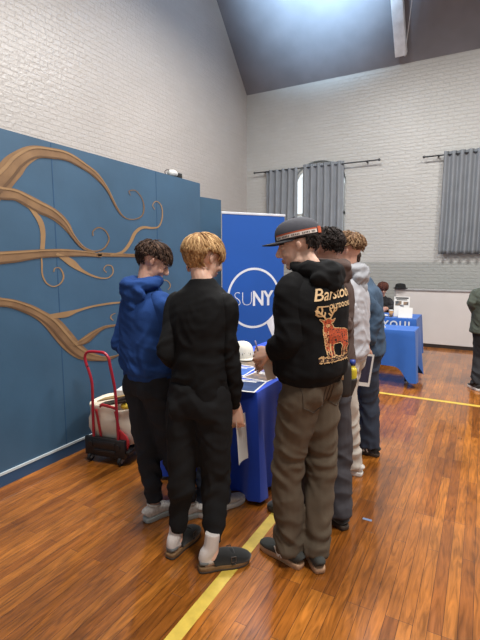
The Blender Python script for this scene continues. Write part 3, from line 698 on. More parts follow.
def shoe(parent, an, fyaw, M, kind='sneaker', s=1.0, names=None):
    f = yawv(fyaw); r = rightof(f); g = V((an[0], an[1], 0))
    def outline(k, z, taper=0):
        pts = []
        O = [(-.082, 0), (-.076, .026), (-.04, .036), (.02, .037), (.08, .047), (.135, .05), (.18, .038), (.205, .0), (.18, -.036), (.135, -.043), (.08, -.038), (.02, -.032), (-.04, -.033), (-.076, -.025)]
        rows = catmull([(a, b) for a, b in O]+[O[0]], 4)[:-1]
        return [g+f*(.06+(a-.06)*k)*s+r*b*k*s+UP*z for a, b in rows]
    def slab(bm, levels):
        prev = None
        for k, z in levels:
            ring = [bm.verts.new(q) for q in outline(k, z)]
            if prev:
                for i in range(len(ring)): bm.faces.new((prev[i], prev[(i+1) % len(ring)], ring[(i+1) % len(ring)], ring[i]))
            else: bm.faces.new(ring[::-1])
            prev = ring
        bm.faces.new(prev)
    th = .03 if kind != 'clog' else .034
    bm = bmesh.new(); U = []
    R_ = lambda y, hw, top, bot=.022: U.append((*(g+f*y*s+UP*(top+bot)/2), hw*s, (top-bot)/2))
    if kind == 'clog':
        R_(.0, .040, .07, .016); R_(.03, .042, .092, .014); R_(.06, .046, .094, .012); R_(.1, .051, .084, .012); R_(.15, .051, .068, .012); R_(.19, .038, .052, .012); R_(.21, .012, .036, .014)
        tube(bm, U, r, 18, 4, 2.5)
        for v in bm.verts:
            if v.co.z < .013: v.co.z = .013
    else:
        R_(-.078, .022, .075); R_(-.066, .031, .09); R_(-.03, .036, .095); R_(.02, .038, .094); R_(.07, .043, .076); R_(.13, .046, .058); R_(.18, .036, .048); R_(.2, .014, .035)
        tube(bm, U, r, 18, 4, 2.4)
    if kind == 'clog':
        up = finish('clog', bm, M['upper'], parent)
    else: up = finish('shoe', bm, M['upper'], parent)
    bm = bmesh.new()
    if kind == 'clog':
        slab(bm, [(.93, .008), (.985, .012), (.985, .026), (.96, .031)]); finish('cork_footbed', bm, M['mid'], up)
        bm = bmesh.new(); slab(bm, [(.95, 0), (1.0, .002), (1.0, .011), (.96, .012)]); finish('sole', bm, M['sole'], up)
        bm = bmesh.new()
        arc = [(*(g+f*.1*s+r*(.051*cos(t))*s+UP*(.03+.057*sin(t))), .011, .0022) for t in [pi*j/10 for j in range(11)]]
        tube(bm, arc, [f, f], 8, 2); st = finish('strap', bm, M['upper'], up)
        bm = bmesh.new(); c = g+f*.1*s-r*.047*s+UP*.06
        for q in (-1, 1):
            obox(bm, c+f*q*.012-r*.004, f, UP, -r, .003, .03, .003); obox(bm, c+UP*q*.014-r*.004, f, UP, -r, .027, .003, .003)
        c2 = g+f*.1*s+r*.047*s+UP*.06
        for q in (-1, 1):
            obox(bm, c2+f*q*.012+r*.004, f, UP, r, .003, .03, .003); obox(bm, c2+UP*q*.014+r*.004, f, UP, r, .027, .003, .003)
        finish_split('buckle_bar', bm, M['buckle'], st, smooth=False)
        bm = bmesh.new()
        tube(bm, [(*(g-f*.05+UP*.05), .028, .03), (*(g-f*.035+UP*.085), .034, .04), (*(g-f*.012+UP*.12), .036, .039), (*(g+UP*.2), .037, .04)], r, 12, 4)
        tube(bm, [(*(g-f*.068+UP*.052), .016, .018), (*(g-f*.045+UP*.055), .03, .026), (*(g+f*.02+UP*.06), .033, .032), (*(g+f*.08+UP*.055), .036, .022)], r, 12, 4)
        me = fuse(bm, .005, 3); shift(me, world_off(parent)); finish_me('sock', me, M['sock'], parent)
        if 'heel' in M:
            bm = bmesh.new(); tube(bm, [(*(g-f*.072+UP*.05), .02, .016), (*(g-f*.055+UP*.052), .031, .02), (*(g-f*.03+UP*.052), .033, .021)], r, 12, 4)
            finish('sock_heel', bm, M['heel'], up)
    else:
        slab(bm, [(.95, 0), (1.0, .004), (1.01, .022), (.985, .031), (.9, .032)]); finish('sole', bm, M['sole'], up)
        bm = bmesh.new()
        tube(bm, [(*(g-f*.028+UP*.088+r*.034*0), .001, .001)]+[(*(g+f*(.0+.038*cos(t)-.01)+r*.031*sin(t)+UP*(.095-.006*cos(t))), .007, .007) for t in [2*pi*j/12 for j in range(13)]][1:], None, 6, 2)
        finish('collar', bm, M.get('lining', M['upper']), up)
        bm = bmesh.new()
        for j in range(4):
            y = .045+.022*j; z = .09-.012*j
            tube(bm, [(*(g+f*y+r*.02+UP*(z-.004)), .003, .003), (*(g+f*(y+.006)+UP*(z+.003)), .003, .003), (*(g+f*y-r*.02+UP*(z-.004)), .003, .003)], None, 5, 3)
        finish('laces', bm, M.get('lace', M['sole']), up)
        if 'mark' in M:  # side mark: slanting bars on both flanks, and a heel tab
            bm = bmesh.new()
            for sg in (-1, 1):
                for (y0, y1) in M.get('bars', ((.02, .045), (.045, .02), (.045, .07))):
                    pts = [(*(g+f*(y0+(y1-y0)*t)+r*sg*(.0395+.004*(1-t)+max(0, (y0+(y1-y0)*t))*.06)*s+UP*(.034+.044*t)), .006, .003) for t in (0, .5, 1)]
                    tube(bm, pts, [f, f], 6, 1)
            obox(bm, g-f*.0775+UP*.062, r, UP, -f, .03, .022, .004, .001)
            finish_split('side_mark', bm, M['mark'], up, smooth=False)
    return up

def person(key, label, S, J, M, hair=None, shoes='sneaker'):
    base = (V(J['an'][0])+V(J['an'][1]))/2; base.z = S.get('basez', 0)
    me = body_mesh(J, S); shift(me, base)
    root = finish_me('person', me, [M['skin'], M_lip, M['brow'], M_eye], loc=base)
    tag(root, label, 'person', S.get('group'))
    t = trousers_mesh(J, S); shift(t, base); tr = finish_me(S.get('tname', 'trousers'), t, M['legs'], root)
    t, sls = top_mesh(J, S); shift(t, base); tp = finish_me(S.get('pname', 'hoodie'), t, M['top'], root)
    for sl in sls: shift(sl, base); finish_me('sleeve', sl, M['top'], tp)
    if S.get('hood'):
        t = hood_mesh(J, S); shift(t, base); finish_me('hood', t, M.get('hood', M['top']), tp)
    if hair:
        t = hair_mesh(J, S, hair); shift(t, base); finish_me('hair', t, M['hair'], root)
    if shoes:
        for i in (0, 1): shoe(root, J['an'][i], J['fy'][i], M['shoe'], shoes, S.get('s', 1))
    return root, tr, tp

def skin(name, c): 
    m = mat(name, c, .5, .06, 20); p = m.node_tree.nodes['Principled BSDF']
    p.inputs['Subsurface Weight'].default_value = .12; p.inputs['Subsurface Radius'].default_value = (.02, .008, .005); return m
M_skin = skin('fair_skin', 'dfb49d'); M_skin2 = skin('rosy_skin', 'd6a48d')
M_lip = mat('lips', 'bd8271', .5); M_eye = mat('eye_white', 'c9c2bb', .25)
M_brow = mat('dark_brow', '33241b', .8)
def hairm(a, b, c): return [mat('hair_'+q, q, .75, .15, 40, spec=.25) for q in (a, b, c)]
M_hbrown = hairm('2e211a', '45332a', '5e4738'); M_hblond = hairm('8a6743', 'a9855a', 'c6a273'); M_hdark = hairm('1b1614', '2c2320', '3b302b'); M_hlight = hairm('5f452f', '85664a', '9f8160')
M_joggers = mat('black_jersey_joggers', '1a1a1b', .95, .12, 6, bump=.2, bscale=180, spec=.25)
M_joggers1 = mat('charcoal_jersey_joggers', '292b30', .95, .12, 6, bump=.2, bscale=180, spec=.25)
M_whitefab = mat('white_sock_cotton', 'cfc6c0', .85, .04, 30, bump=.3, bscale=200)
M_cork = mat('cork', '7d5e3c', .8, .2, 90); M_suede = mat('black_suede', '171716', .95, .2, 30, sheen=.3)
M_dsole = mat('dark_rubber_sole', '3a2f26', .7); M_gum = mat('gum_rubber', 'b08a6b', .6); M_buck = mat('dark_buckle', '6c6a66', .3, metal=.8)
M_sneakw = mat('white_mesh_sneaker', 'b5aca4', .7, .14, 60, col2='d6d0ca'); M_sneaksole = mat('translucent_grey_sole', 'a9b0ae', .35)
M_greyheel = mat('grey_heel_knit', '777a7b', .9)
M_whitelogo = mat('white_leather', 'dedad4', .6)

S1 = dict(seed=1, s=.97, top='hoodie', hood=True, cuff='jogger', legr=(.094, .09, .076, .068, .056), bulk=1.0, hemt=.055, pname='hoodie', tname='joggers', hem=.015)
person('p1', 'person in a blue hoodie and dark joggers, head bowed, nearest the red cart', S1, JOINTS['p1'],
    dict(skin=M_skin2, brow=M_brow, top=mat('blue_fleece', '26457f', .95, .1, 7, bump=.2, bscale=160, spec=.2), legs=M_joggers1, hair=M_hbrown, shoe=dict(upper=M_sneakw, sole=M_sneaksole, lace=M_whitelogo)),
    hair=dict(len=.056, mess=.4, n=680, vol=.011, fwd=.7, lift=.01, front=.35, low=-.85, sides=.4))
S2 = dict(seed=2, s=.98, top='shirt', cuff='jogger', legr=(.096, .09, .073, .063, .05), bulk=.93, hemt=-.03, pname='long_sleeve_shirt', tname='joggers', hem=.045, vox=.0042,
    slv=1.0, hands={1: ((.1, .0, -1), (-.35, .93, 0), .75, -1)})
root2, tr2, tp2 = person('p2', 'blond person in a black long-sleeved shirt, black joggers and clogs, back to the camera', S2, JOINTS['p2'],
    dict(skin=M_skin, brow=M_brow, top=mat('black_sport_jersey', '101011', .85, .12, 8, bump=.1, bscale=200, spec=.25), legs=M_joggers, hair=M_hblond, shoe=dict(upper=M_suede, mid=M_cork, sole=M_dsole, sock=M_whitefab, heel=M_greyheel, buckle=M_buck)),
    hair=dict(len=.105, mess=.13, n=900, wide=1.6, vol=.014, fwd=.4, lift=.003, front=.3, low=-.95, sides=.45, crown=(0, -.4, .9)), shoes='clog')
S3 = dict(seed=3, s=1.0, top='hoodie', hood=True, cuff='straight', legr=(.1, .094, .082, .076, .07), bulk=1.06, hemt=.03, hz=.004, sackk=.66, pname='hoodie', tname='work_trousers', wr=1.15, vox=.0042, wt=.8, hoodk=1.05,
    hands={0: ((-.92, .25, -.15), (.15, .8, -.4), .55, 1), 1: ((-.85, -.2, -.3), (.1, -.8, -.3), .5, -1)})
root3, tr3, tp3 = person('p3', 'person in a dark flat-brimmed cap and black hoodie with an orange deer print, holding paper', S3, JOINTS['p3'],
    dict(skin=M_skin, brow=M_brow, top=mat('black_fleece', '131314', .95, .1, 7, bump=.2, bscale=160, spec=.2), legs=mat('olive_brown_canvas', '544839', .9, .12, 10, bump=.25, bscale=220), hair=M_hdark,
         shoe=dict(upper=mat('dark_grey_suede', '3a3b38', .9), sole=M_gum, lace=M_suede, mark=M_whitelogo)),
    hair=dict(len=.045, mess=.2, n=520, vol=.006, fwd=.2, lift=.004, front=.4, low=-.72, sides=.75))
S4 = dict(seed=4, s=1.0, top='jacket', hood=True, hoodk=.9, cuff='straight', legr=(.104, .1, .09, .088, .088), bulk=1.06, hemt=.0, pname='jacket', tname='trousers')
person('p4', 'person with messy dark hair in a brown hooded jacket, just behind the cap wearer', S4, JOINTS['p4'],
    dict(skin=M_skin2, brow=M_brow, top=mat('brown_canvas_jacket', '4b3a34', .9, .12, 8), legs=mat('charcoal_work_cloth', '39363a', .9, .12, 8), hair=M_hdark, shoe=dict(upper=M_suede, sole=M_dsole)),
    hair=dict(len=.05, mess=.7, n=620, vol=.009, fwd=.2, lift=.008, front=.35, low=-.62, sides=.7, curl=.006))
S5 = dict(seed=5, s=1.02, top='hoodie', hood=True, cuff='straight', legr=(.095, .086, .074, .07, .07), bulk=1.02, hemt=-.02, pname='hoodie', tname='joggers')
person('p5', 'person with light brown hair in a pale grey hoodie and off-white trousers', S5, JOINTS['p5'],
    dict(skin=M_skin2, brow=M_brow, top=mat('pale_grey_fleece', 'b3b4ba', .9, .06, 7), legs=mat('off_white_fleece', 'b9b2a8', .9, .06, 7), hood=mat('grey_hood_fleece', '9a9ca1', .9, .06, 7), hair=M_hlight, shoe=dict(upper=M_sneakw, sole=M_whitelogo)),
    hair=dict(len=.055, mess=.4, n=520, vol=.013, fwd=.6, lift=.012, front=.35, low=-.5, sides=.3))
S7 = dict(seed=6, s=.99, top='jacket', cuff='straight', legr=(.1, .094, .082, .08, .08), bulk=1.02, hemt=-.04, pname='denim_jacket', tname='jeans', vox=.0045, hands={0: ((-.1, -.3, -1), (-.2, .9, 0), .5, 1)})
person('p7', 'person in a blue denim jacket and dark jeans, holding a brochure', S7, JOINTS['p7'],
    dict(skin=M_skin2, brow=M_brow, top=mat('washed_denim', '34495f', .85, .12, 9, bump=.3, bscale=160), legs=mat('dark_denim', '28303f', .85, .12, 9), hair=M_hbrown, shoe=dict(upper=M_suede, sole=M_dsole, mark=M_whitelogo, bars=((.0, .02), (.03, .05), (.06, .08)))),
    hair=dict(len=.045, mess=.3, n=420, vol=.008, fwd=.5, lift=.006, front=.4, low=-.6, sides=.5))
S6 = dict(seed=8, s=.95, top='shirt', cuff='straight', legr=(.095, .086, .074, .07, .07), bulk=.95, hemt=-.02, pname='sweatshirt', tname='jeans')
person('p6', 'person in dark clothes and white trainers, almost hidden behind the blond person', S6, JOINTS['p6'],
    dict(skin=M_skin2, brow=M_brow, top=mat('dark_navy_knit', '20242e', .9), legs=mat('navy_denim', '232a3a', .85), hair=M_hbrown, shoe=dict(upper=M_sneakw, sole=M_whitelogo)),
    hair=dict(len=.045, mess=.3, n=320, vol=.006, fwd=.3, lift=.004, front=.4, low=-.6, sides=.5))
S10 = dict(seed=9, s=.9, top='jacket', cuff='straight', legr=(.1, .09, .085, .085, .085), bulk=1.15, hemt=-.06, pname='jacket', tname='trousers', vox=.006, hood=True)
person('p10', 'person in an olive green jacket and black trousers cut off by the right edge', S10, JOINTS['p10'],
    dict(skin=M_skin2, brow=M_brow, top=mat('olive_jacket_cloth', '434a41', .85, .1, 7), legs=mat('black_cotton', '1d1d20', .9), hair=M_hdark, shoe=dict(upper=M_suede, sole=M_whitelogo)),
    hair=dict(len=.045, mess=.3, n=260, vol=.006, fwd=.3, lift=.004, front=.4, low=-.6, sides=.5))
# seated helper behind the far table
J8 = dict(pel=(-1.60, 8.14, .53), neck=(-1.53, 8.02, .99), head=(-1.51, 7.97, 1.12), el=[(-1.30, 7.96, .79), (-1.72, 7.9, .79)], wr=[(-1.38, 7.72, .80), (-1.6, 7.7, .80)],
    kn=[(-1.45, 7.76, .52), (-1.68, 7.76, .52)], an=[(-1.45, 7.86, .09), (-1.68, 7.86, .09)], yp=270, yc=275, yh=290, ph=18, fy=[270, 270])
S8 = dict(seed=10, s=.92, top='shirt', cuff='straight', legr=(.09, .085, .075, .07, .07), bulk=1.0, hemt=-.02, pname='sweater', tname='trousers', vox=.006)
person('p8', 'seated person with long reddish brown hair and a dark top behind the far blue table', S8, J8,
    dict(skin=M_skin2, brow=M_brow, top=mat('dark_sweater_knit', '232225', .9), legs=M_joggers1, hair=hairm('3d211a', '54302a', '6a4033'), shoe=dict(upper=M_suede, sole=M_dsole)),
    hair=dict(len=.17, mess=.2, n=420, vol=.014, fwd=-.1, lift=.01, front=.45, low=-.85, sides=1.1))
# ------------------------------------------------------------------ cap, print and held things of the person in the cap
J3 = JOINTS['p3']; hc, hf, hr, hu = headframe(J3)
def HP(x, y, z): return hc+hr*x+hf*y+hu*z
M_capgrey = mat('charcoal_cap_cloth', '35353d', .8, .12, 20, bump=.2, bscale=150)
M_capdark = mat('black_cap_brim', '1d1c22', .8); M_orange = mat('orange_trim', 'b5532c', .7); M_cream = mat('cream_stripe', 'd8cdc4', .7)
bm = bmesh.new(); cen = (0, -.008, .048); rad = (.088, .112, .088); nu, nv = 36, 12; G = {}
for j in range(nv+1):
    th = (pi/2+.12)*j/nv
    for i in range(nu):
        ph = 2*pi*i/nu
        k = 1+.012*abs(cos(3*ph))*0
        x, y, z = sin(th)*cos(ph), sin(th)*sin(ph), cos(th)
        fz = 1+.10*max(0, y)*sin(th*1.0)
        G[i, j] = bm.verts.new(HP(cen[0]+rad[0]*x*k, cen[1]+rad[1]*y*k, cen[2]+rad[2]*(abs(z)**.8 if z > 0 else z)*fz))
for j in range(nv):
    for i in range(nu):
        bm.faces.new((G[i, j], G[i, j+1], G[(i+1) % nu, j+1], G[(i+1) % nu, j]))
bmesh.ops.remove_doubles(bm, verts=bm.verts[:], dist=.0005)
cap = finish('cap', bm, M_capgrey, root3); 
md = cap.modifiers.new('thick', 'SOLIDIFY'); md.thickness = .003; md.offset = 1
bm = bmesh.new()   # brim
rows = []
for i in range(17):
    a = pi*(i/16); ca, sa = cos(a), sin(a)
    inn = HP(.083*ca, -.008+.106*sa*1.0, .042-.004*abs(ca)); out = HP(.09*ca, .02+.155*sa**.7 if sa > 0 else .02, .040-.012*ca*ca)
    rows.append((inn, out))
for dz in (0,):
    up = [(bm.verts.new(a), bm.verts.new(b)) for a, b in rows]; lo = [(bm.verts.new(a-hu*.004), bm.verts.new(b-hu*.004)) for a, b in rows]
    for i in range(16):
        bm.faces.new((up[i][0], up[i+1][0], up[i+1][1], up[i][1])); bm.faces.new((lo[i][0], lo[i][1], lo[i+1][1], lo[i+1][0]))
        bm.faces.new((up[i][1], up[i+1][1], lo[i+1][1], lo[i][1])); bm.faces.new((up[i][0], lo[i][0], lo[i+1][0], up[i+1][0]))
    for e in (0, 16): bm.faces.new((up[e][0], up[e][1], lo[e][1], lo[e][0]))
finish('brim', bm, M_capdark, cap, auto=40)
def band(a0, a1, z0, z1, m, name, out=1.035, n=24, parent=None):
    bm = bmesh.new(); pr = None
    for i in range(n+1):
        a = radians(a0+(a1-a0)*i/n)
        q = []
        for z in (z0, z1):
            kk = out+.0*z
            q.append(bm.verts.new(HP(rad[0]*kk*cos(a), cen[1]+rad[1]*kk*sin(a), z)))
        if pr: bm.faces.new((pr[0], q[0], q[1], pr[1]))
        pr = q
    return finish(name, bm, m, parent or cap)
# angles run from the wearer's right (0) over the front (90) to the left (180) and the back (270)
for a0, a1 in ((118, 236), (-56, 62)):
    band(a0, a1, .061, .068, M_orange, 'orange_stripe', 1.04); band(a0, a1, .044, .061, M_cream, 'pale_stripe', 1.038)
    bm = bmesh.new()
    na = int(abs(a1-a0)/4.2)
    for k in range(2, na-1):
        if k % 6 == 5: continue
        a = radians(a0+(a1-a0)*k/na); q = HP(rad[0]*1.05*cos(a), cen[1]+rad[1]*1.05*sin(a), .052); o_ = (hr*cos(a)+hf*sin(a)).normalized(); t_ = o_.cross(hu)
        obox(bm, q, t_, hu, o_, .0035, .008, .001)
        if k % 2: obox(bm, q+hu*(.0035 if k % 4 == 1 else -.0035)+t_*.001, t_, hu, o_, .0055, .0018, .001)
    finish('stripe_lettering', bm, M_capdark, cap, smooth=False)
band(240, 300, .04, .072, M_orange, 'back_strap', 1.045)
bm = bmesh.new(); ell(bm, HP(0, -.008, .141), (.007, .007, .005), (hr, hf, hu), 8, 6); finish('top_button', bm, M_capgrey, cap)

# print on the back of the hoodie, laid on the cloth by ray casting
def bvh_of(objs):
    vs = []; fs = []
    for o in objs:
        off = world_off(o); b = len(vs)
        vs += [V(v.co)+off for v in o.data.vertices]; fs += [[b+i for i in p.vertices] for p in o.data.polygons]
    return BVHTree.FromPolygons(vs, fs)
bv = bvh_of([tp3]); fc = yawv(J3['yc']); rc = rightof(fc); nk = V(J3['neck']); pl = V(J3['pel'])
def on_back(u, z, lift=.003):
    o = V((nk.x+(pl.x-nk.x)*.4, nk.y+(pl.y-nk.y)*.4, z))+rc*u-fc*.6
    h = bv.ray_cast(o, fc, 1)
    if h[0] is None: return None
    return h[0]+h[1]*lift
def back_uv(x, y): return ((x-176)*.00145, 1.452-(y-30)*.00088)
def inside(p, poly):
    c = False; n = len(poly)
    for i in range(n):
        a, b = poly[i], poly[i-1]
        if (a[1] > p[1]) != (b[1] > p[1]) and p[0] < (b[0]-a[0])*(p[1]-a[1])/(b[1]-a[1])+a[0]: c = not c
    return c
def segd(p, a, b):
    dx, dy = b[0]-a[0], b[1]-a[1]; t = max(0, min(1, ((p[0]-a[0])*dx+(p[1]-a[1])*dy)/(dx*dx+dy*dy+1e-9)))
    return math.hypot(p[0]-a[0]-dx*t, p[1]-a[1]-dy*t)
POLY = [[(116, 200), (126, 185), (144, 184), (152, 200), (150, 222), (140, 240), (126, 236), (120, 220)],
        [(102, 186), (120, 196), (116, 206)], [(150, 198), (168, 188), (158, 206)],
        [(118, 225), (154, 218), (168, 246), (166, 300), (128, 305), (116, 270)],
        [(130, 245), (165, 240), (220, 250), (238, 262), (244, 290), (240, 345), (228, 350), (214, 318), (168, 326), (128, 318), (118, 280)],
        [(122, 296), (143, 300), (144, 350), (147, 398), (132, 398), (128, 345)], [(150, 300), (166, 305), (160, 345), (163, 392), (151, 392), (150, 345)],
        [(190, 312), (216, 300), (222, 342), (212, 362), (216, 398), (203, 398), (200, 358), (206, 340)], [(222, 318), (242, 316), (243, 345), (232, 362), (236, 390), (225, 390), (222, 360)]]
ANT = [[(127, 188), (112, 168), (98, 152), (88, 136), (92, 118)], [(112, 168), (96, 168), (86, 158)], [(98, 152), (86, 150), (84, 140)], [(104, 158), (108, 138), (104, 122)], [(117, 174), (121, 152)],
       [(143, 187), (152, 166), (158, 150), (160, 132), (152, 114)], [(154, 160), (144, 144), (143, 128)], [(158, 150), (170, 142), (172, 126)], [(149, 172), (138, 158)]]
def deer_col(x, y):
    n1 = noise.noise(V((x*.05, y*.05, 1))); n2 = noise.noise(V((x*.14, y*.14, 5)))
    if any(segd((x, y), a[i], a[i+1]) < 3.4 for a in ANT for i in range(len(a)-1)): return 1
    ins = any(inside((x, y), p) for p in POLY)
    if ins:
        if 128 < x < 145 and 215 < y < 235 and n2 > -.1: return 1
        if y > 255 and x < 140 and n2 > .05: return 1
        if n2 < -.28 or (n1 < -.25 and x > 170 and y > 300) or (y > 362 and n2 < .1): return 3
        return 2
    if any(segd((x, y), p[i], p[i-1]) < 3.2 for p in POLY for i in range(len(p))): return 1
    if 96+8*n1 < x < 240+8*n1:
        t = 396+10*n1+6*n2; b = 424+9*n2
        if t-8 < y < b: return 1 if (y < t+2 or y > b-5 or n2 > .22) else 3
    return 0
st = 2.2; bmp = bmesh.new(); cache = {}
def gv(i, j):
    if (i, j) not in cache:
        u, z = back_uv(80+i*st, 108+j*st); q = on_back(u, z); cache[i, j] = bmp.verts.new(q) if q else None
    return cache[i, j]
for i in range(int(180/st)):
    for j in range(int(330/st)):
        c = deer_col(80+(i+.5)*st, 108+(j+.5)*st)
        if c:
            q = [gv(i, j), gv(i+1, j), gv(i+1, j+1), gv(i, j+1)]
            if all(q): f = bmp.faces.new(q); f.material_index = c-1
for v in [v for v in bmp.verts if not v.link_faces]: bmp.verts.remove(v)
pr3 = finish('back_print', bmp, [mat('print_tan', 'd2ab78', .7), mat('print_orange', 'b24a26', .7, .25, 60), mat('print_dark', '33201a', .8)], tp3)
def wrap_text(s, size, x0, y0, width, m, name, shear=0, offset=0, space=1):
    me = text_mesh(s, size, offset, shear=shear, res=3, space=space)
    b = bmesh.new(); b.from_mesh(me); bmesh.ops.triangulate(b, faces=b.faces[:])
    for _ in range(2):
        bmesh.ops.subdivide_edges(b, edges=[e for e in b.edges if e.calc_length() > size*.12], cuts=1)
        bmesh.ops.triangulate(b, faces=b.faces[:])
    xs = [v.co.x for v in b.verts]; k = width/(max(xs)-min(xs)); mn = min(xs)
    u0, z0 = back_uv(x0, y0); bad = []
    for v in b.verts:
        q = on_back(u0+(v.co.x-mn)*k, z0+v.co.y+(v.co.x-mn)*k*.06, .004)
        if q is None: bad.append(v)
        else: v.co = q
    for v in bad: b.verts.remove(v)
    return finish(name, b, m, pr3)
M_tan = mat('print_gold', 'dcb98a', .6)
wrap_text('Barstool', .078, 80, 90, .30, M_tan, 'script_lettering', shear=.4, offset=.0008)
wrap_text('OUTDOORS', .03, 138, 134, .18, M_tan, 'small_lettering', offset=.0008, space=1.15)
b = bmesh.new(); prv = None
for i in range(9):
    u, z = back_uv(92+i*5.5, 108); a_ = on_back(u, z-.006); c_ = on_back(u, z-.012)
    if a_ and c_:
        q = (b.verts.new(a_), b.verts.new(c_))
        if prv: b.faces.new((prv[0], q[0], q[1], prv[1]))
        prv = q
finish('underline', b, M_tan, pr3)
# back pocket seams and patch on the trousers
bvt = bvh_of([tr3]); fp = yawv(J3['yp']); rp = rightof(fp)
def on_seat(u, z, lift=.002):
    h = bvt.ray_cast(V((pl.x, pl.y, z))+rp*u-fp*.6, fp, 1); return h[0]+h[1]*lift if h[0] else None
def seam(path, name, m, w=.0022):
    b = bmesh.new(); pts = []
    for i in range(len(path)-1):
        for t in range(8):
            q = on_seat(path[i][0]+(path[i+1][0]-path[i][0])*t/8, path[i][1]+(path[i+1][1]-path[i][1])*t/8)
            if q: pts.append((*q, w, w*.6))
    if len(pts) > 3: tube(b, pts, None, 5, 1); finish(name, b, m, tr3)
    else: b.free()
M_seamb = mat('dark_seam_thread', '433a31', .9)
z0 = pl.z
for sg in (-1, 1):
    seam([(sg*.03, z0+.04), (sg*.155, z0+.045), (sg*.15, z0-.08), (sg*.09, z0-.115), (sg*.035, z0-.08), (sg*.03, z0+.04)], 'back_pocket', M_seamb)
seam([(0, z0+.06), (0, z0-.1)], 'seat_seam', M_seamb)
q = on_seat(.115, z0+.03, .004)
if q: b = bmesh.new(); obox(b, q, rp, UP, -fp, .028, .032, .003); finish('leather_patch', b, mat('tan_leather_patch', 'a08461', .7), tr3)

# ------------------------------------------------------------------ papers
M_paper = mat('white_paper', 'd9d8d4', .7, .03, 5); M_beige = mat('beige_paper', 'c3b5a6', .7, .05, 9)
def sheet(name, label, cat, c, ax, ay, w, h, m, group=None, thick=.0015, bend=.0, nx=8):
    ax = V(ax).normalized(); ay = V(ay); ay = (ay-ax*ay.dot(ax)).normalized(); nz = ax.cross(ay); b = bmesh.new(); C = V(c)
    lo = []; hi = []
    for i in range(nx+1):
        t = i/nx-.5; k = bend*(t*t*4-1)
        lo.append([b.verts.new(C+ax*w*t+ay*h*s_+nz*(k)) for s_ in (-.5, .5)]); hi.append([b.verts.new(C+ax*w*t+ay*h*s_+nz*(k+thick)) for s_ in (-.5, .5)])
    for i in range(nx):
        b.faces.new((lo[i][0], lo[i][1], lo[i+1][1], lo[i+1][0])); b.faces.new((hi[i][0], hi[i+1][0], hi[i+1][1], hi[i][1]))
        for e in (0, 1): b.faces.new((lo[i][e], lo[i+1][e], hi[i+1][e], hi[i][e]))
    for e in (0, nx): b.faces.new((lo[e][0], lo[e][1], hi[e][1], hi[e][0]))
    bmesh.ops.recalc_face_normals(b, faces=b.faces[:])
    o = finish(name, b, m, smooth=False, loc=c); tag(o, label, cat, group); return o, C, ax, ay, nz
def patch(o, C, ax, ay, nz, x0, y0, x1, y1, m, name, w, h, lift=.0025, bend=0):
    b = bmesh.new(); n = 6; pr = None
    for i in range(n+1):
        t = x0+(x1-x0)*i/n-.5; k = bend*(t*t*4-1)+lift
        q = [b.verts.new(C+ax*w*t+ay*h*(y-.5)+nz*k) for y in (y0, y1)]
        if pr: b.faces.new((pr[0], q[0], q[1], pr[1]))
        pr = q
    return finish(name, b, m, o, smooth=False)
cd = V((-.4787, .878, 0)); cr_ = V((.878, .4787, 0))
WR3 = V(J3['wr'][0])
sheet('folded_paper', 'folded beige paper hanging from the hands of the person in the cap', 'paper', WR3+V((-.045, .06, -.075)), (-.55, .5, -.25), (.15, .15, -1), .12, .17, M_beige, bend=.015)
pa, pb = V((-.973, 1.975, 1.132)), V((-.995, 1.985, 1.185))
bm = bmesh.new(); tube(bm, [(*pa, .0045, .0045), (*pa.lerp(pb, .9), .0045, .0045), (*pb, .0015, .0015)], None, 8, 1); tag(finish('pen', bm, mat('lilac_plastic', '9a92b4', .4), loc=pa), 'thin lilac pen held up in the fingers of the person in the cap', 'pen')
W2 = V(JOINTS['p2']['wr'][1])
sheet('handout', 'white handout hanging from the right hand of the blond person', 'paper', W2+V((.015, .04, -.185)), (-.1, .99, -.1), (-.12, .0, 1), .13, .25, M_paper, bend=.012)
W7 = V(JOINTS['p7']['wr'][0])
M_bro = mat('brochure_orange', 'a8543a', .5, .2, 18); M_brn = mat('brochure_navy', '2b2c44', .5, .3, 26); 
o, C, ax, ay, nz = sheet('brochure', 'brochure with an orange and navy cover held low by the person in denim', 'brochure', W7+V((-.01, -.17, -.15)), (cr_.x, cr_.y, -.12), (.12, .06, 1), .2, .25, M_paper)
w, h = .2, .25
patch(o, C, ax, ay, nz, .08, .12, .45, .94, M_bro, 'orange_panel', w, h); patch(o, C, ax, ay, nz, .45, .12, .93, .94, M_brn, 'navy_panel', w, h)
patch(o, C, ax, ay, nz, .14, .2, .3, .34, M_paper, 'printed_block', w, h, .003)

# ------------------------------------------------------------------ sling bag with a bottle
J4 = JOINTS['p4']; bc = V((-.655, 2.42, .93))
r = empty('sling_bag', bc-UP*.14, 'dark sling bag hanging at the hip of the person in the brown jacket', 'bag')
M_bag = mat('black_nylon', '2a2726', .7, .15, 12, bump=.2, bscale=150)
bm = bmesh.new(); tube(bm, [(*(bc-UP*.10), .04, .025), (*(bc-UP*.08), .06, .04), (*(bc+UP*.02), .065, .04), (*(bc+UP*.08), .06, .035), (*(bc+UP*.1), .04, .02)], cd, 16, 4, 3.2); finish('pouch', bm, M_bag, r)
bm = bmesh.new(); tube(bm, [(*(bc+cr_*.03-UP*.09), .04, .02), (*(bc+cr_*.045-UP*.02), .045, .028), (*(bc+cr_*.045+UP*.0), .046, .03)], cd, 12, 4, 2.6); finish('side_pocket', bm, M_bag, r)
bp = bc+cr_*.05-UP*.045
r2 = empty('drink_bottle', bp, 'small drink bottle with yellow label and blue cap tucked in the sling bag pocket', 'bottle')
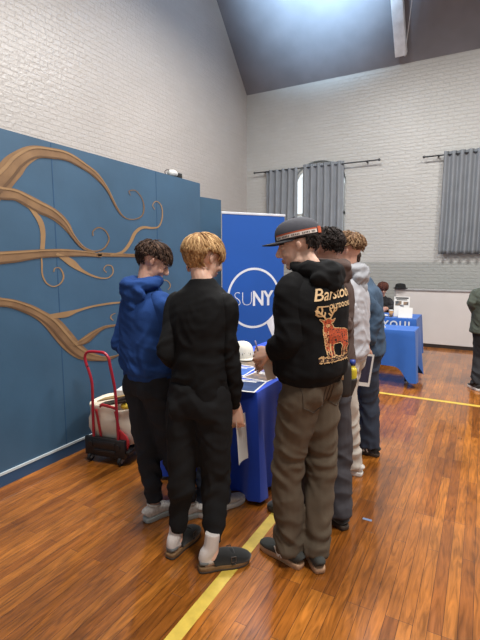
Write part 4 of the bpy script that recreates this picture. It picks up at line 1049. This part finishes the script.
bm = bmesh.new(); tube(bm, [(*bp, .024, .024), (*(bp+UP*.09), .026, .026), (*(bp+UP*.105), .018, .018), (*(bp+UP*.125), .011, .011)], None, 14, 3); finish('bottle_body', bm, mat('yellow_liquid_bottle', 'c9b52c', .25), r2)
bm = bmesh.new(); tube(bm, [(*(bp+UP*.12), .016, .016), (*(bp+UP*.15), .016, .016)], None, 12, 1); finish('bottle_cap', bm, mat('blue_plastic_cap', '27408f', .4), r2)

# ------------------------------------------------------------------ tables
def drape(name, x0, x1, y0, y1, zt, zb, m, loc, flare=.05, wave=.016, seed=0, corner=0.0):
    bm = bmesh.new(); per = []
    R = .02
    def add(a, b, n):
        for i in range(n): per.append((V(a).lerp(V(b), i/n)))
    NX = int((x1-x0)/.02); NY = int((y1-y0)/.02)
    add((x0, y0), (x1, y0), NX); add((x1, y0), (x1, y1), NY); add((x1, y1), (x0, y1), NX); add((x0, y1), (x0, y0), NY)
    n = len(per); cx, cy = (x0+x1)/2, (y0+y1)/2; nz = 16; rings = []
    cl = V((cx, cy))
    for j in range(nz+1):
        w = j/nz; ring = []
        for i, p in enumerate(per):
            dx = min(p.x-x0, x1-p.x); dy = min(p.y-y0, y1-p.y)
            ox = 1 if x1-p.x < 1e-4 else (-1 if p.x-x0 < 1e-4 else 0); oy = 1 if y1-p.y < 1e-4 else (-1 if p.y-y0 < 1e-4 else 0)
            cd_ = math.hypot(min(p.x-x0, x1-p.x), min(p.y-y0, y1-p.y)); cf = exp(-(cd_/.12)**2)
            if ox and oy: nrm_ = V((ox, oy)).normalized()
            else: nrm_ = V((ox, oy))
            s_ = i*.02
            wv = wave*w*(sin(s_*2*pi/.23+seed+2*noise.noise(V((s_*2, seed, 0))))+.5*noise.noise(V((s_*9, w*2, seed))))
            o_ = flare*w*(.4+1.3*cf)+wv+.006*(1 if j else 0)
            zb_ = zb(p, cf) if callable(zb) else zb
            z = zt-(zt-zb_)*w
            if j == 1: z = min(z, zt-.012)
            ring.append(bm.verts.new((p.x+nrm_.x*o_, p.y+nrm_.y*o_, z)))
        rings.append(ring)
    bm.faces.new(rings[0][::-1])
    for j in range(nz):
        for i in range(n): bm.faces.new((rings[j][i], rings[j][(i+1) % n], rings[j+1][(i+1) % n], rings[j+1][i]))
    bmesh.ops.recalc_face_normals(bm, faces=bm.faces[:])
    o = finish(name, bm, m, loc=loc, auto=50); return o
M_leg = mat('grey_table_steel', '3a3a3e', .4, metal=.5); M_ttop = mat('speckled_plastic_top', 'c8c6c2', .5)
def folding_table(x0, x1, y0, y1, label, hair=.0):
    r = empty('folding_table', ((x0+x1)/2, (y0+y1)/2, 0), label, 'table')
    bm = bmesh.new(); box(bm, (x0, y0, .675), (x1, y1, .713), .012); finish('tabletop', bm, M_ttop, r, auto=40)
    for xx in (x0+.1, x1-.1):
        for yy in (y0+.14, y1-.14):
            bm = bmesh.new(); tube(bm, [(xx, yy, .69, .014, .014), (xx, yy, .35, .014, .014), (xx+(.02 if xx > (x0+x1)/2 else -.02), yy, .006, .014, .014)], None, 8, 3); l = finish('leg', bm, M_leg, r)
            bm = bmesh.new(); ell(bm, (xx+(.02 if xx > (x0+x1)/2 else -.02), yy, .018), (.02, .02, .018), u=8, v=6); finish('foot_cap', bm, M_ttop, l)
    return r
def clothmat(name, c): return mat(name, c, .75, .06, 5, bump=.12, bscale=200, sheen=.15)
M_royal = clothmat('royal_blue_table_cloth', '1246c4'); M_royal2 = clothmat('mid_blue_table_cloth', '2560b4')
folding_table(-1.97, -1.24, 2.5, 4.26, 'folding table under the royal blue cloth, in front of the banner')
tag(drape('tablecloth', -1.975, -1.235, 2.495, 4.265, .742, .03, M_royal, (-1.6, 3.4, .03), flare=.03, wave=.026, seed=1), 'royal blue cloth reaching the floor on the brochure table in front of the banner', 'tablecloth')
# far tables
folding_table(-2.5, -.72, 5.86, 6.28, 'folding table nearer the yellow line, its bent legs showing under the blue cloth')
def zb_a(p, cf): return .26-.19*cf
tag(drape('tablecloth', -2.52, -.70, 5.83, 6.3, .722, zb_a, M_royal2, (-1.6, 6.2, .2), flare=.045, wave=.008, seed=4), 'mid blue cloth with a pointed hanging corner on the far table by the yellow line', 'tablecloth')
folding_table(-2.5, -.84, 6.95, 7.6, 'folding table behind the other far table, under a blue cloth with white letters')
cl = drape('tablecloth', -2.52, -.82, 6.93, 7.62, .742, .12, M_royal2, (-1.7, 7.3, .12), flare=.03, wave=.006, seed=6); tag(cl, 'blue cloth with large white letters on the table farthest away', 'tablecloth')
M_wlet = mat('white_lettering', 'd8dde4', .6)
text_to('cloth_lettering', 'YOU!', .15, V((-1.30, 6.905, .60)), V((1, 0, 0)), UP, M_wlet, cl, width=.40, lift=.012, offset=.004, space=1.25)

# things on the near table: brochures in overlapping rows
def printmat(name, a, b, sc): return mat(name, a, .35, .3, sc, col2=b)
PM = [printmat('cover_navy', '1f2c50', '32486f', 14), printmat('cover_photo', '3a4a55', 'a3825f', 22), printmat('cover_violet', '4b4a80', 'a8a0c0', 16), printmat('cover_dark', '23262f', '4c4f63', 24), printmat('cover_sky', '5a86bd', 'c9d6e4', 9), printmat('cover_blue', '1f4ea0', '3a6cc0', 10)]
BR = [(-1.37, 2.60, 8, .215, .28, 0, 'navy-covered leaflet at the near corner of the brochure table'),
      (-1.60, 2.63, 3, .215, .28, 3, 'dark-covered leaflet on the near edge of the table, left of the navy one'),
      (-1.38, 2.86, -5, .215, .2, 1, 'leaflet with a tan photo cover just behind the navy leaflet'),
      (-1.62, 2.93, 6, .215, .28, 5, 'blue leaflet in the second row of the brochure table'),
      (-1.41, 3.1, 12, .215, .24, 2, 'pale violet leaflet at the right edge of the brochure table'),
      (-1.67, 3.24, -4, .22, .26, 1, 'leaflet with a photo cover in the third row'),
      (-1.40, 3.62, 5, .215, .24, 3, 'dark leaflet behind the violet one'),
      (-1.86, 3.05, 10, .2, .26, 4, 'sky blue leaflet at the left side of the table'),
      (-1.66, 3.6, 2, .3, .2, 4, 'pale blue leaflet behind the white cap'),
      (-1.86, 2.74, -6, .2, .26, 2, 'violet leaflet at the near left corner of the table')]
for i, (x, y, a, w, h, k, lab) in enumerate(BR):
    an = radians(a); ax = (cos(an), sin(an), 0); ay = (-sin(an), cos(an), 0)
    o, C, ax, ay, nz = sheet('leaflet', lab, 'leaflet', (x, y, .7435), ax, ay, w, h, M_paper, 'leaflets on the brochure table', thick=.003)
    patch(o, C, ax, ay, nz, .05, .06, .95, .95, PM[k], 'cover_picture', w, h, .0036)
    patch(o, C, ax, ay, nz, .12, .8, .7, .88, M_paper, 'title_bar', w, h, .0042)
o, C, ax, ay, nz = sheet('paper_stack', 'stack of white paper sheets beside the white cap on the brochure table', 'paper', (-1.5, 3.40, .7435), (1, .1, 0), (-.1, 1, 0), .28, .21, M_paper, thick=.012)
# white cap
cc = V((-1.81, 3.36, .744)); r = empty('white_cap', cc, 'white baseball cap lying on the brochure table before the banner', 'cap')
M_wcap = mat('white_cotton_twill', 'cfcbc0', .85, .04, 20)
bm = bmesh.new()
tube(bm, [(*(cc+UP*.001), .115, .1), (*(cc+UP*.05), .115, .1), (*(cc+UP*.105), .098, .086), (*(cc+UP*.14), .06, .055), (*(cc+UP*.15), .01, .01)], V((.7, -.7, 0)), 22, 5); finish('crown', bm, M_wcap, r)
bm = bmesh.new(); d_ = V((.75, -.66, 0)).normalized(); l_ = V((.66, .75, 0)).normalized(); pr = None
for i in range(13):
    a = pi*i/12; q = [bm.verts.new(cc+l_*.078*cos(a)+d_*.07*sin(a)+UP*.02), bm.verts.new(cc+l_*.082*cos(a)+d_*(.03+.14*sin(a)**.8)+UP*(.006+.008*sin(a)))]
    if pr: bm.faces.new((pr[0], q[0], q[1], pr[1]))
    pr = q
o = finish('brim', bm, M_wcap, r); md = o.modifiers.new('t', 'SOLIDIFY'); md.thickness = .003
bm = bmesh.new(); e_ = (d_*1.0+V((0, 0, 0))).normalized()
for k in range(5): obox(bm, cc+d_*(.107)+l_*(.018*(k-2))+UP*(.055+.002*(k % 2)), l_, UP, d_, .004+.006*(k % 2), .016, .006)
finish('embroidery', bm, mat('grey_thread', '6d6b62', .8), r, smooth=False)

# far table things
def sign_stand(x, y, label):
    r = empty('sign_stand', (x, y, .743), label, 'sign')
    ax = V((.95, .12, 0)).normalized(); ay = V((-.03, .2, 1)).normalized()
    bm = bmesh.new(); obox(bm, V((x, y, .743))+ay*.157, ax, ay, ax.cross(ay), .225, .31, .006, .001); b_ = finish('board', bm, M_paper, r, smooth=False)
    bm = bmesh.new(); obox(bm, V((x, y+.06, .743+.1)), ax, V((.0, -.5, 1)).normalized(), ax.cross(V((.0, -.5, 1)).normalized()), .05, .2, .004); finish('easel_back', bm, M_ttop, r, smooth=False)
    n_ = ax.cross(ay); o_ = V((x, y, .743))
    bm = bmesh.new(); obox(bm, o_+ay*.292+n_*.005, ax, ay, n_, .19, .02, .002); obox(bm, o_+ay*.265+n_*.005, ax, ay, n_, .15, .012, .002); finish_split('heading_bar', bm, M_capdark, b_, smooth=False)
    bm = bmesh.new(); obox(bm, o_+ay*.21-ax*.05+n_*.005, ax, ay, n_, .09, .07, .002); obox(bm, o_+ay*.21+ax*.06+n_*.005, ax, ay, n_, .07, .05, .002); finish_split('picture', bm, PM[1], b_, smooth=False)
sign_stand(-1.06, 7.12, 'white printed sign standing upright on the far blue table')
o, C, ax, ay, nz = sheet('flyer', 'white flyer leaning before the printed sign on the far table', 'flyer', (-.99, 7.04, .82), (1, .1, 0), (0, .35, 1), .2, .16, M_paper)
r = empty('paper_cup', (-1.2, 7.05, .743), 'small tan cup beside the sign on the far table', 'cup')
bm = bmesh.new(); tube(bm, [(-1.2, 7.05, .744, .026, .026), (-1.2, 7.05, .84, .034, .034)], None, 12, 1); finish('cup_body', bm, mat('tan_card', 'b58a5c', .7), r)
bm = bmesh.new(); tube(bm, [(-1.2, 7.05, .84, .036, .036), (-1.2, 7.05, .852, .033, .033)], None, 12, 1); finish('lid', bm, M_paper, r)
for k, (x, c, lab) in enumerate(((-1.36, 'c9a93a', 'yellow wrapped snack lying on the far table'), (-1.46, '8c9c52', 'green wrapped snack lying on the far table'), (-1.29, 'd2cfc6', 'white wrapped snack lying on the far table'))):
    bm = bmesh.new(); tube(bm, [(x-.05, 7.02+.02*k, .755, .02, .003), (x-.035, 7.02+.02*k, .76, .022, .014), (x+.035, 7.02+.02*k, .76, .022, .014), (x+.05, 7.02+.02*k, .755, .02, .003)], V((0, 1, 0)), 10, 3)
    o = finish('snack_packet', bm, mat('wrapper_%s' % c, c, .4), loc=(x, 7.02+.02*k, .744)); tag(o, lab, 'snack', 'snacks on the far table')
o, *_ = sheet('flyer', 'white flyer lying flat on the nearer far table', 'flyer', (-1.25, 6.05, .7235), (1, .25, 0), (-.25, 1, 0), .3, .2, M_paper)
# chair of the seated helper
r = empty('folding_chair', (-1.6, 8.1, 0), 'grey folding chair under the seated person behind the far table', 'chair')
M_chair = mat('grey_chair_metal', '77777a', .5)
bm = bmesh.new(); box(bm, (-1.8, 7.9, .42), (-1.4, 8.3, .445), .01); finish('seat', bm, M_chair, r, auto=40)
bm = bmesh.new(); box(bm, (-1.8, 8.32, .62), (-1.4, 8.345, .84), .01); finish('backrest', bm, M_chair, r, auto=40)
for xx in (-1.79, -1.41):
    for yy in (7.93, 8.33):
        bm = bmesh.new(); tube(bm, [(xx, yy, .84 if yy > 8 else .42, .011, .011), (xx, yy, .005, .011, .011)], None, 8, 1); finish('leg', bm, M_chair, r)

# ------------------------------------------------------------------ banner
bo = V((-2.731, 4.567, 0)); bx = V((.51, .668, 0)).normalized(); bn_ = bx.cross(UP); BW, BH = .84, 2.15
def banner_mat():
    m = mat('printed_banner_blue', '1a55ab', .45, .08, 1.5); return m
r = empty('rollup_banner', bo+bx*BW/2, 'tall blue roll-up banner with white circle and white lettering behind the table', 'banner')
bm = bmesh.new(); obox(bm, bo+bx*BW/2+UP*(BH/2+.04), bx, UP, bn_, BW, BH-.08, .003); pan = finish('banner_panel', bm, banner_mat(), r, smooth=False)
bm = bmesh.new(); obox(bm, bo+bx*BW/2+UP*(BH+.005), bx, UP, bn_, BW+.02, .028, .016, .004); finish('top_rail', bm, mat('silver_rail', 'd5d8de', .35), r, auto=40)
bm = bmesh.new(); obox(bm, bo+bx*BW/2+UP*.045, bx, UP, bn_, BW+.04, .085, .14, .02); finish('base_case', bm, mat('silver_case', 'a8aaad', .35, metal=.6), r, auto=40)
bm = bmesh.new(); q = bo+bx*BW/2-bn_*.03; tube(bm, [(*(q+UP*.05), .01, .01), (*(q+UP*2.14), .01, .01)], None, 8, 1); finish('support_pole', bm, M_leg, r)
def bp(s_, z, l=.003): return bo+bx*s_+UP*z+bn_*l
M_bw = mat('banner_white_print', 'dfe3ea', .5)
bm = bmesh.new(); pr = None
for i in range(73):
    a = 2*pi*i/72
    q = [bm.verts.new(bp(.424+rr*cos(a), 1.135+rr*1.03*sin(a))) for rr in (.338, .365)]
    if pr: bm.faces.new((pr[0], q[0], q[1], pr[1]))
    pr = q
finish('circle_outline', bm, M_bw, pan, smooth=False)
text_to('lettering', 'SU', .255, bp(.155, 1.045), bx, UP, M_bw, pan, width=.235, lift=.0, offset=-.0075, space=.9)
text_to('lettering', 'NY', .255, bp(.405, 1.045), bx, UP, M_bw, pan, width=.29, lift=.0, offset=.0065, space=.92)
bm = bmesh.new(); bm.faces.new([bm.verts.new(bp(a, b)) for a, b in ((.735, .90), (.60, .815), (.70, .60), (.80, .55), (.80, .93))]); finish('white_shape', bm, M_bw, pan, smooth=False)
bm = bmesh.new(); bm.faces.new([bm.verts.new(bp(a, b)) for a, b in ((.022, 1.12), (.06, 1.13), (.06, 1.155), (.022, 1.15))]); finish('small_mark', bm, M_bw, pan, smooth=False)

# ------------------------------------------------------------------ folding hand truck with tote bag
M_red = mat('red_painted_tube', 'a3182c', .35, .06, 6, coat=.3); M_bp = mat('black_moulded_plastic', '1a1a1c', .45, .1, 10)
A0 = V((-2.70, 2.40, 0)); ex = V((.2679, .045, 0)).normalized(); ey = V((-ex.y, ex.x, 0))
def C_(x, y, z): return A0+ex*x+ey*y+UP*z
r = empty('folding_cart', C_(.17, .15, 0), 'folding cart with red tube handle and black wheeled base by the blue wall', 'cart')
bm = bmesh.new()
pts = [(.06, 0, .09), (.06, 0, .2), (.062, 0, .42), (.066, 0, .62), (.05, -.005, .72), (.025, -.01, .80), (.02, -.012, .85), (.045, -.013, .885), (.09, -.014, .895), (.15, -.014, .895), (.2, -.013, .89), (.235, -.012, .855), (.245, -.01, .80), (.262, -.005, .70), (.275, 0, .6), (.283, 0, .42), (.288, 0, .2), (.29, 0, .09)]
tube(bm, [(*C_(*p), .0115, .0115) for p in pts], ey, 10, 4); h = finish('handle', bm, M_red, r)
bm = bmesh.new(); obox(bm, C_(.04, -.012, .775), ex, UP, ey, .012, .012, .01); obox(bm, C_(.25, -.012, .775), ex, UP, ey, .012, .012, .01); finish_split('lock_button', bm, M_bp, h, smooth=False)
bm = bmesh.new(); obox(bm, C_(.17, 0, .13), ex, UP, ey, .37, .15, .04, .008); obox(bm, C_(.17, -.022, .16), ex, UP, ey, .2, .05, .01, .003); obox(bm, C_(.17, -.022, .1), ex, UP, ey, .2, .03, .01, .003)
for q in (.045, .295): tube(bm, [(*C_(q, -.03, .15), .022, .022), (*C_(q, .0, .15), .022, .022)], None, 12, 1)
finish('front_housing', bm, M_bp, r, auto=40)
bm = bmesh.new(); obox(bm, C_(.19, .2, .1), ex, ey, UP, .38, .4, .03, .006); 
for k in range(5): obox(bm, C_(.19, .06+.07*k, .118), ex, ey, UP, .36, .02, .008)
finish('platform', bm, M_bp, r, auto=40)
for x in (.03, .31):
    for y in (0, .36):
        bm = bmesh.new(); tube(bm, [(*C_(x-.011, y-.01, .034), .032, .032), (*C_(x+.011, y-.01, .034), .032, .032)], None, 16, 1); w_ = finish('wheel', bm, mat('black_tyre', '1b1b1d', .6) if (x, y) == (.03, 0) else bpy.data.materials['black_tyre'], r, auto=40)
        bm = bmesh.new(); tube(bm, [(*C_(x-.013, y-.01, .034), .015, .015), (*C_(x+.013, y-.01, .034), .015, .015)], None, 12, 1); finish('hub', bm, M_chair, w_, auto=40)
        bm = bmesh.new(); obox(bm, C_(x-.016, y, .06), ex, UP, ey, .004, .06, .035, .001); obox(bm, C_(x+.016, y, .06), ex, UP, ey, .004, .06, .035, .001); obox(bm, C_(x, y, .088), ex, UP, ey, .036, .006, .036); finish('caster_fork', bm, M_chair, r, smooth=False)
# canvas tote with red straps
r = empty('tote_bag', C_(.2, .2, .125), 'cream canvas tote bag with red straps sitting on the folding cart', 'bag')
M_canvas = mat('cream_canvas', 'ddd0bd', .9, .08, 8, bump=.3, bscale=160); M_redc = mat('red_webbing', 'b22a30', .8)
def bagring(z, w, d, ang=0): 
    out = []
    for j in range(64):
        a = 2*pi*j/64; c, s_ = cos(a), sin(a); e = 2/4.0
        x = math.copysign(abs(c)**e, c)*w/2; y = math.copysign(abs(s_)**e, s_)*d/2
        wv = 1+.11*noise.noise(V((x*8, y*8, z*9)))
        out.append(C_(.185+x*wv, .2+y*wv, z+.035*noise.noise(V((x*6, y*6, 4)))*(1 if z > .3 else 0)))
    return out
bm = bmesh.new(); prev = None; levels = [(.135, .36, .28), (.15, .40, .31), (.2, .44, .33), (.26, .47, .345), (.33, .475, .35), (.37, .45, .34), (.41, .455, .345), (.44, .48, .36), (.452, .47, .35), (.42, .44, .33), (.32, .42, .31)]
for z, w, d in levels:
    ring = [bm.verts.new(q) for q in bagring(z, w, d)]
    if prev:
        for i in range(64): bm.faces.new((prev[i], prev[(i+1) % 64], ring[(i+1) % 64], ring[i]))
    else: bm.faces.new(ring[::-1])
    prev = ring
bm.faces.new(prev)
bag = finish('bag_body', bm, M_canvas, r)
for x in (.09, .27):
    bm = bmesh.new(); tube(bm, [(*C_(x+.03, .02, .14), .013, .003), (*C_(x+.015, .012, .3), .013, .003), (*C_(x, .002, .43), .013, .003)], ex, 6, 4)
    finish('red_strap', bm, M_redc, r)
bm = bmesh.new(); tube(bm, [(*C_(.3, .015, .14), .06, .006), (*C_(.33, .015, .2), .05, .006), (*C_(.29, .01, .28), .012, .004)], ex, 8, 4); finish('red_panel', bm, M_redc, r)
bm = bmesh.new(); tube(bm, [(*C_(.12, .01, .45), .012, .004), (*C_(.16, -.01, .475), .012, .004), (*C_(.22, -.012, .47), .012, .004), (*C_(.28, .01, .45), .012, .004)], UP, 6, 5); finish('red_handle', bm, M_redc, r)
# contents
bm = bmesh.new(); obox(bm, C_(.26, .22, .45), (ex*.9+ey*.2).normalized(), (ey*.9-ex*.2).normalized(), UP, .17, .16, .22, .004); tag(finish('carton', bm, M_paper, loc=C_(.26, .22, .34), smooth=False), 'white carton sticking up out of the tote bag', 'box')
bm = bmesh.new(); a_ = (ex*.95+UP*.25).normalized(); obox(bm, C_(.2, .1, .47), a_, ey, a_.cross(ey), .3, .14, .012); o = finish('magazine', bm, mat('magazine_dark_cover', '2c241c', .4), loc=C_(.2, .1, .46), smooth=False); tag(o, 'dark-covered magazine lying slanted across the top of the tote bag', 'magazine')
bm = bmesh.new(); obox(bm, C_(.18, .13, .5), a_, ey, a_.cross(ey), .28, .1, .008); o = finish('notebook', bm, mat('kraft_cover', '9d8052', .6), loc=C_(.18, .13, .5), smooth=False); tag(o, 'kraft-brown notebook lying on the dark magazine in the tote bag', 'notebook')
bm = bmesh.new(); ell(bm, C_(.33, .06, .46), (.05, .035, .03)); o = finish('yellow_pouch', bm, mat('yellow_cloth', 'c9a92f', .7), loc=C_(.33, .06, .43)); tag(o, 'yellow pouch at the right side of the tote bag opening', 'pouch')

# ------------------------------------------------------------------ lights and camera
def area(name, loc, size, power, col, target=None, sy=None):
    l = bpy.data.lights.new(name, 'AREA'); l.energy = power; l.color = col; l.size = size
    if sy: l.shape = 'RECTANGLE'; l.size_y = sy
    o = bpy.data.objects.new(name, l); COL.objects.link(o); o.location = loc
    d = (V(target)-V(loc)) if target else V((0, 0, -1))
    o.rotation_euler = d.to_track_quat('-Z', 'Y').to_euler(); return o
W_ = (1, .97, .93)
area('gym_light', (1.2, 1.0, 5.4), 1.0, 230, W_); area('gym_light', (-1.6, 1.8, 5.6), 1.0, 170, W_)
area('gym_light', (1.5, 5.2, 6.0), 1.0, 260, W_); area('gym_light', (-2.0, 5.6, 5.8), 1.0, 220, W_)
# added blue spot aimed at the dark ceiling, imitating the hazy glow there
l = bpy.data.lights.new('ceiling_glow_spot', 'SPOT'); l.energy = 3000; l.color = (.5, .75, 1); l.shadow_soft_size = .3; l.spot_size = radians(84); l.spot_blend = 1
o = bpy.data.objects.new('ceiling_glow_spot', l); COL.objects.link(o); o.location = (-2.4, 5.9, 6.3); o.rotation_euler = (V((-2.75, 7.9, 7.1))-V((-2.4, 5.9, 6.3))).to_track_quat('-Z', 'Y').to_euler()
w = bpy.data.worlds.new('World'); SC.world = w; w.use_nodes = True
bg = w.node_tree.nodes['Background']; bg.inputs[0].default_value = srgb('e6e4e2'); bg.inputs[1].default_value = .58
cam = bpy.data.cameras.new('Camera'); cam.sensor_fit = 'VERTICAL'; cam.sensor_height = 36; cam.lens = 36*443/640
co = bpy.data.objects.new('Camera', cam); COL.objects.link(co); co.location = (0, 0, 1.58)
co.rotation_euler = (radians(90-7.46), 0, radians(28.6)); SC.camera = co
SC.view_settings.view_transform = 'Standard'; SC.view_settings.look = 'None'; SC.view_settings.gamma = 1; SC.view_settings.exposure = 0
SC.view_settings.use_curve_mapping = False
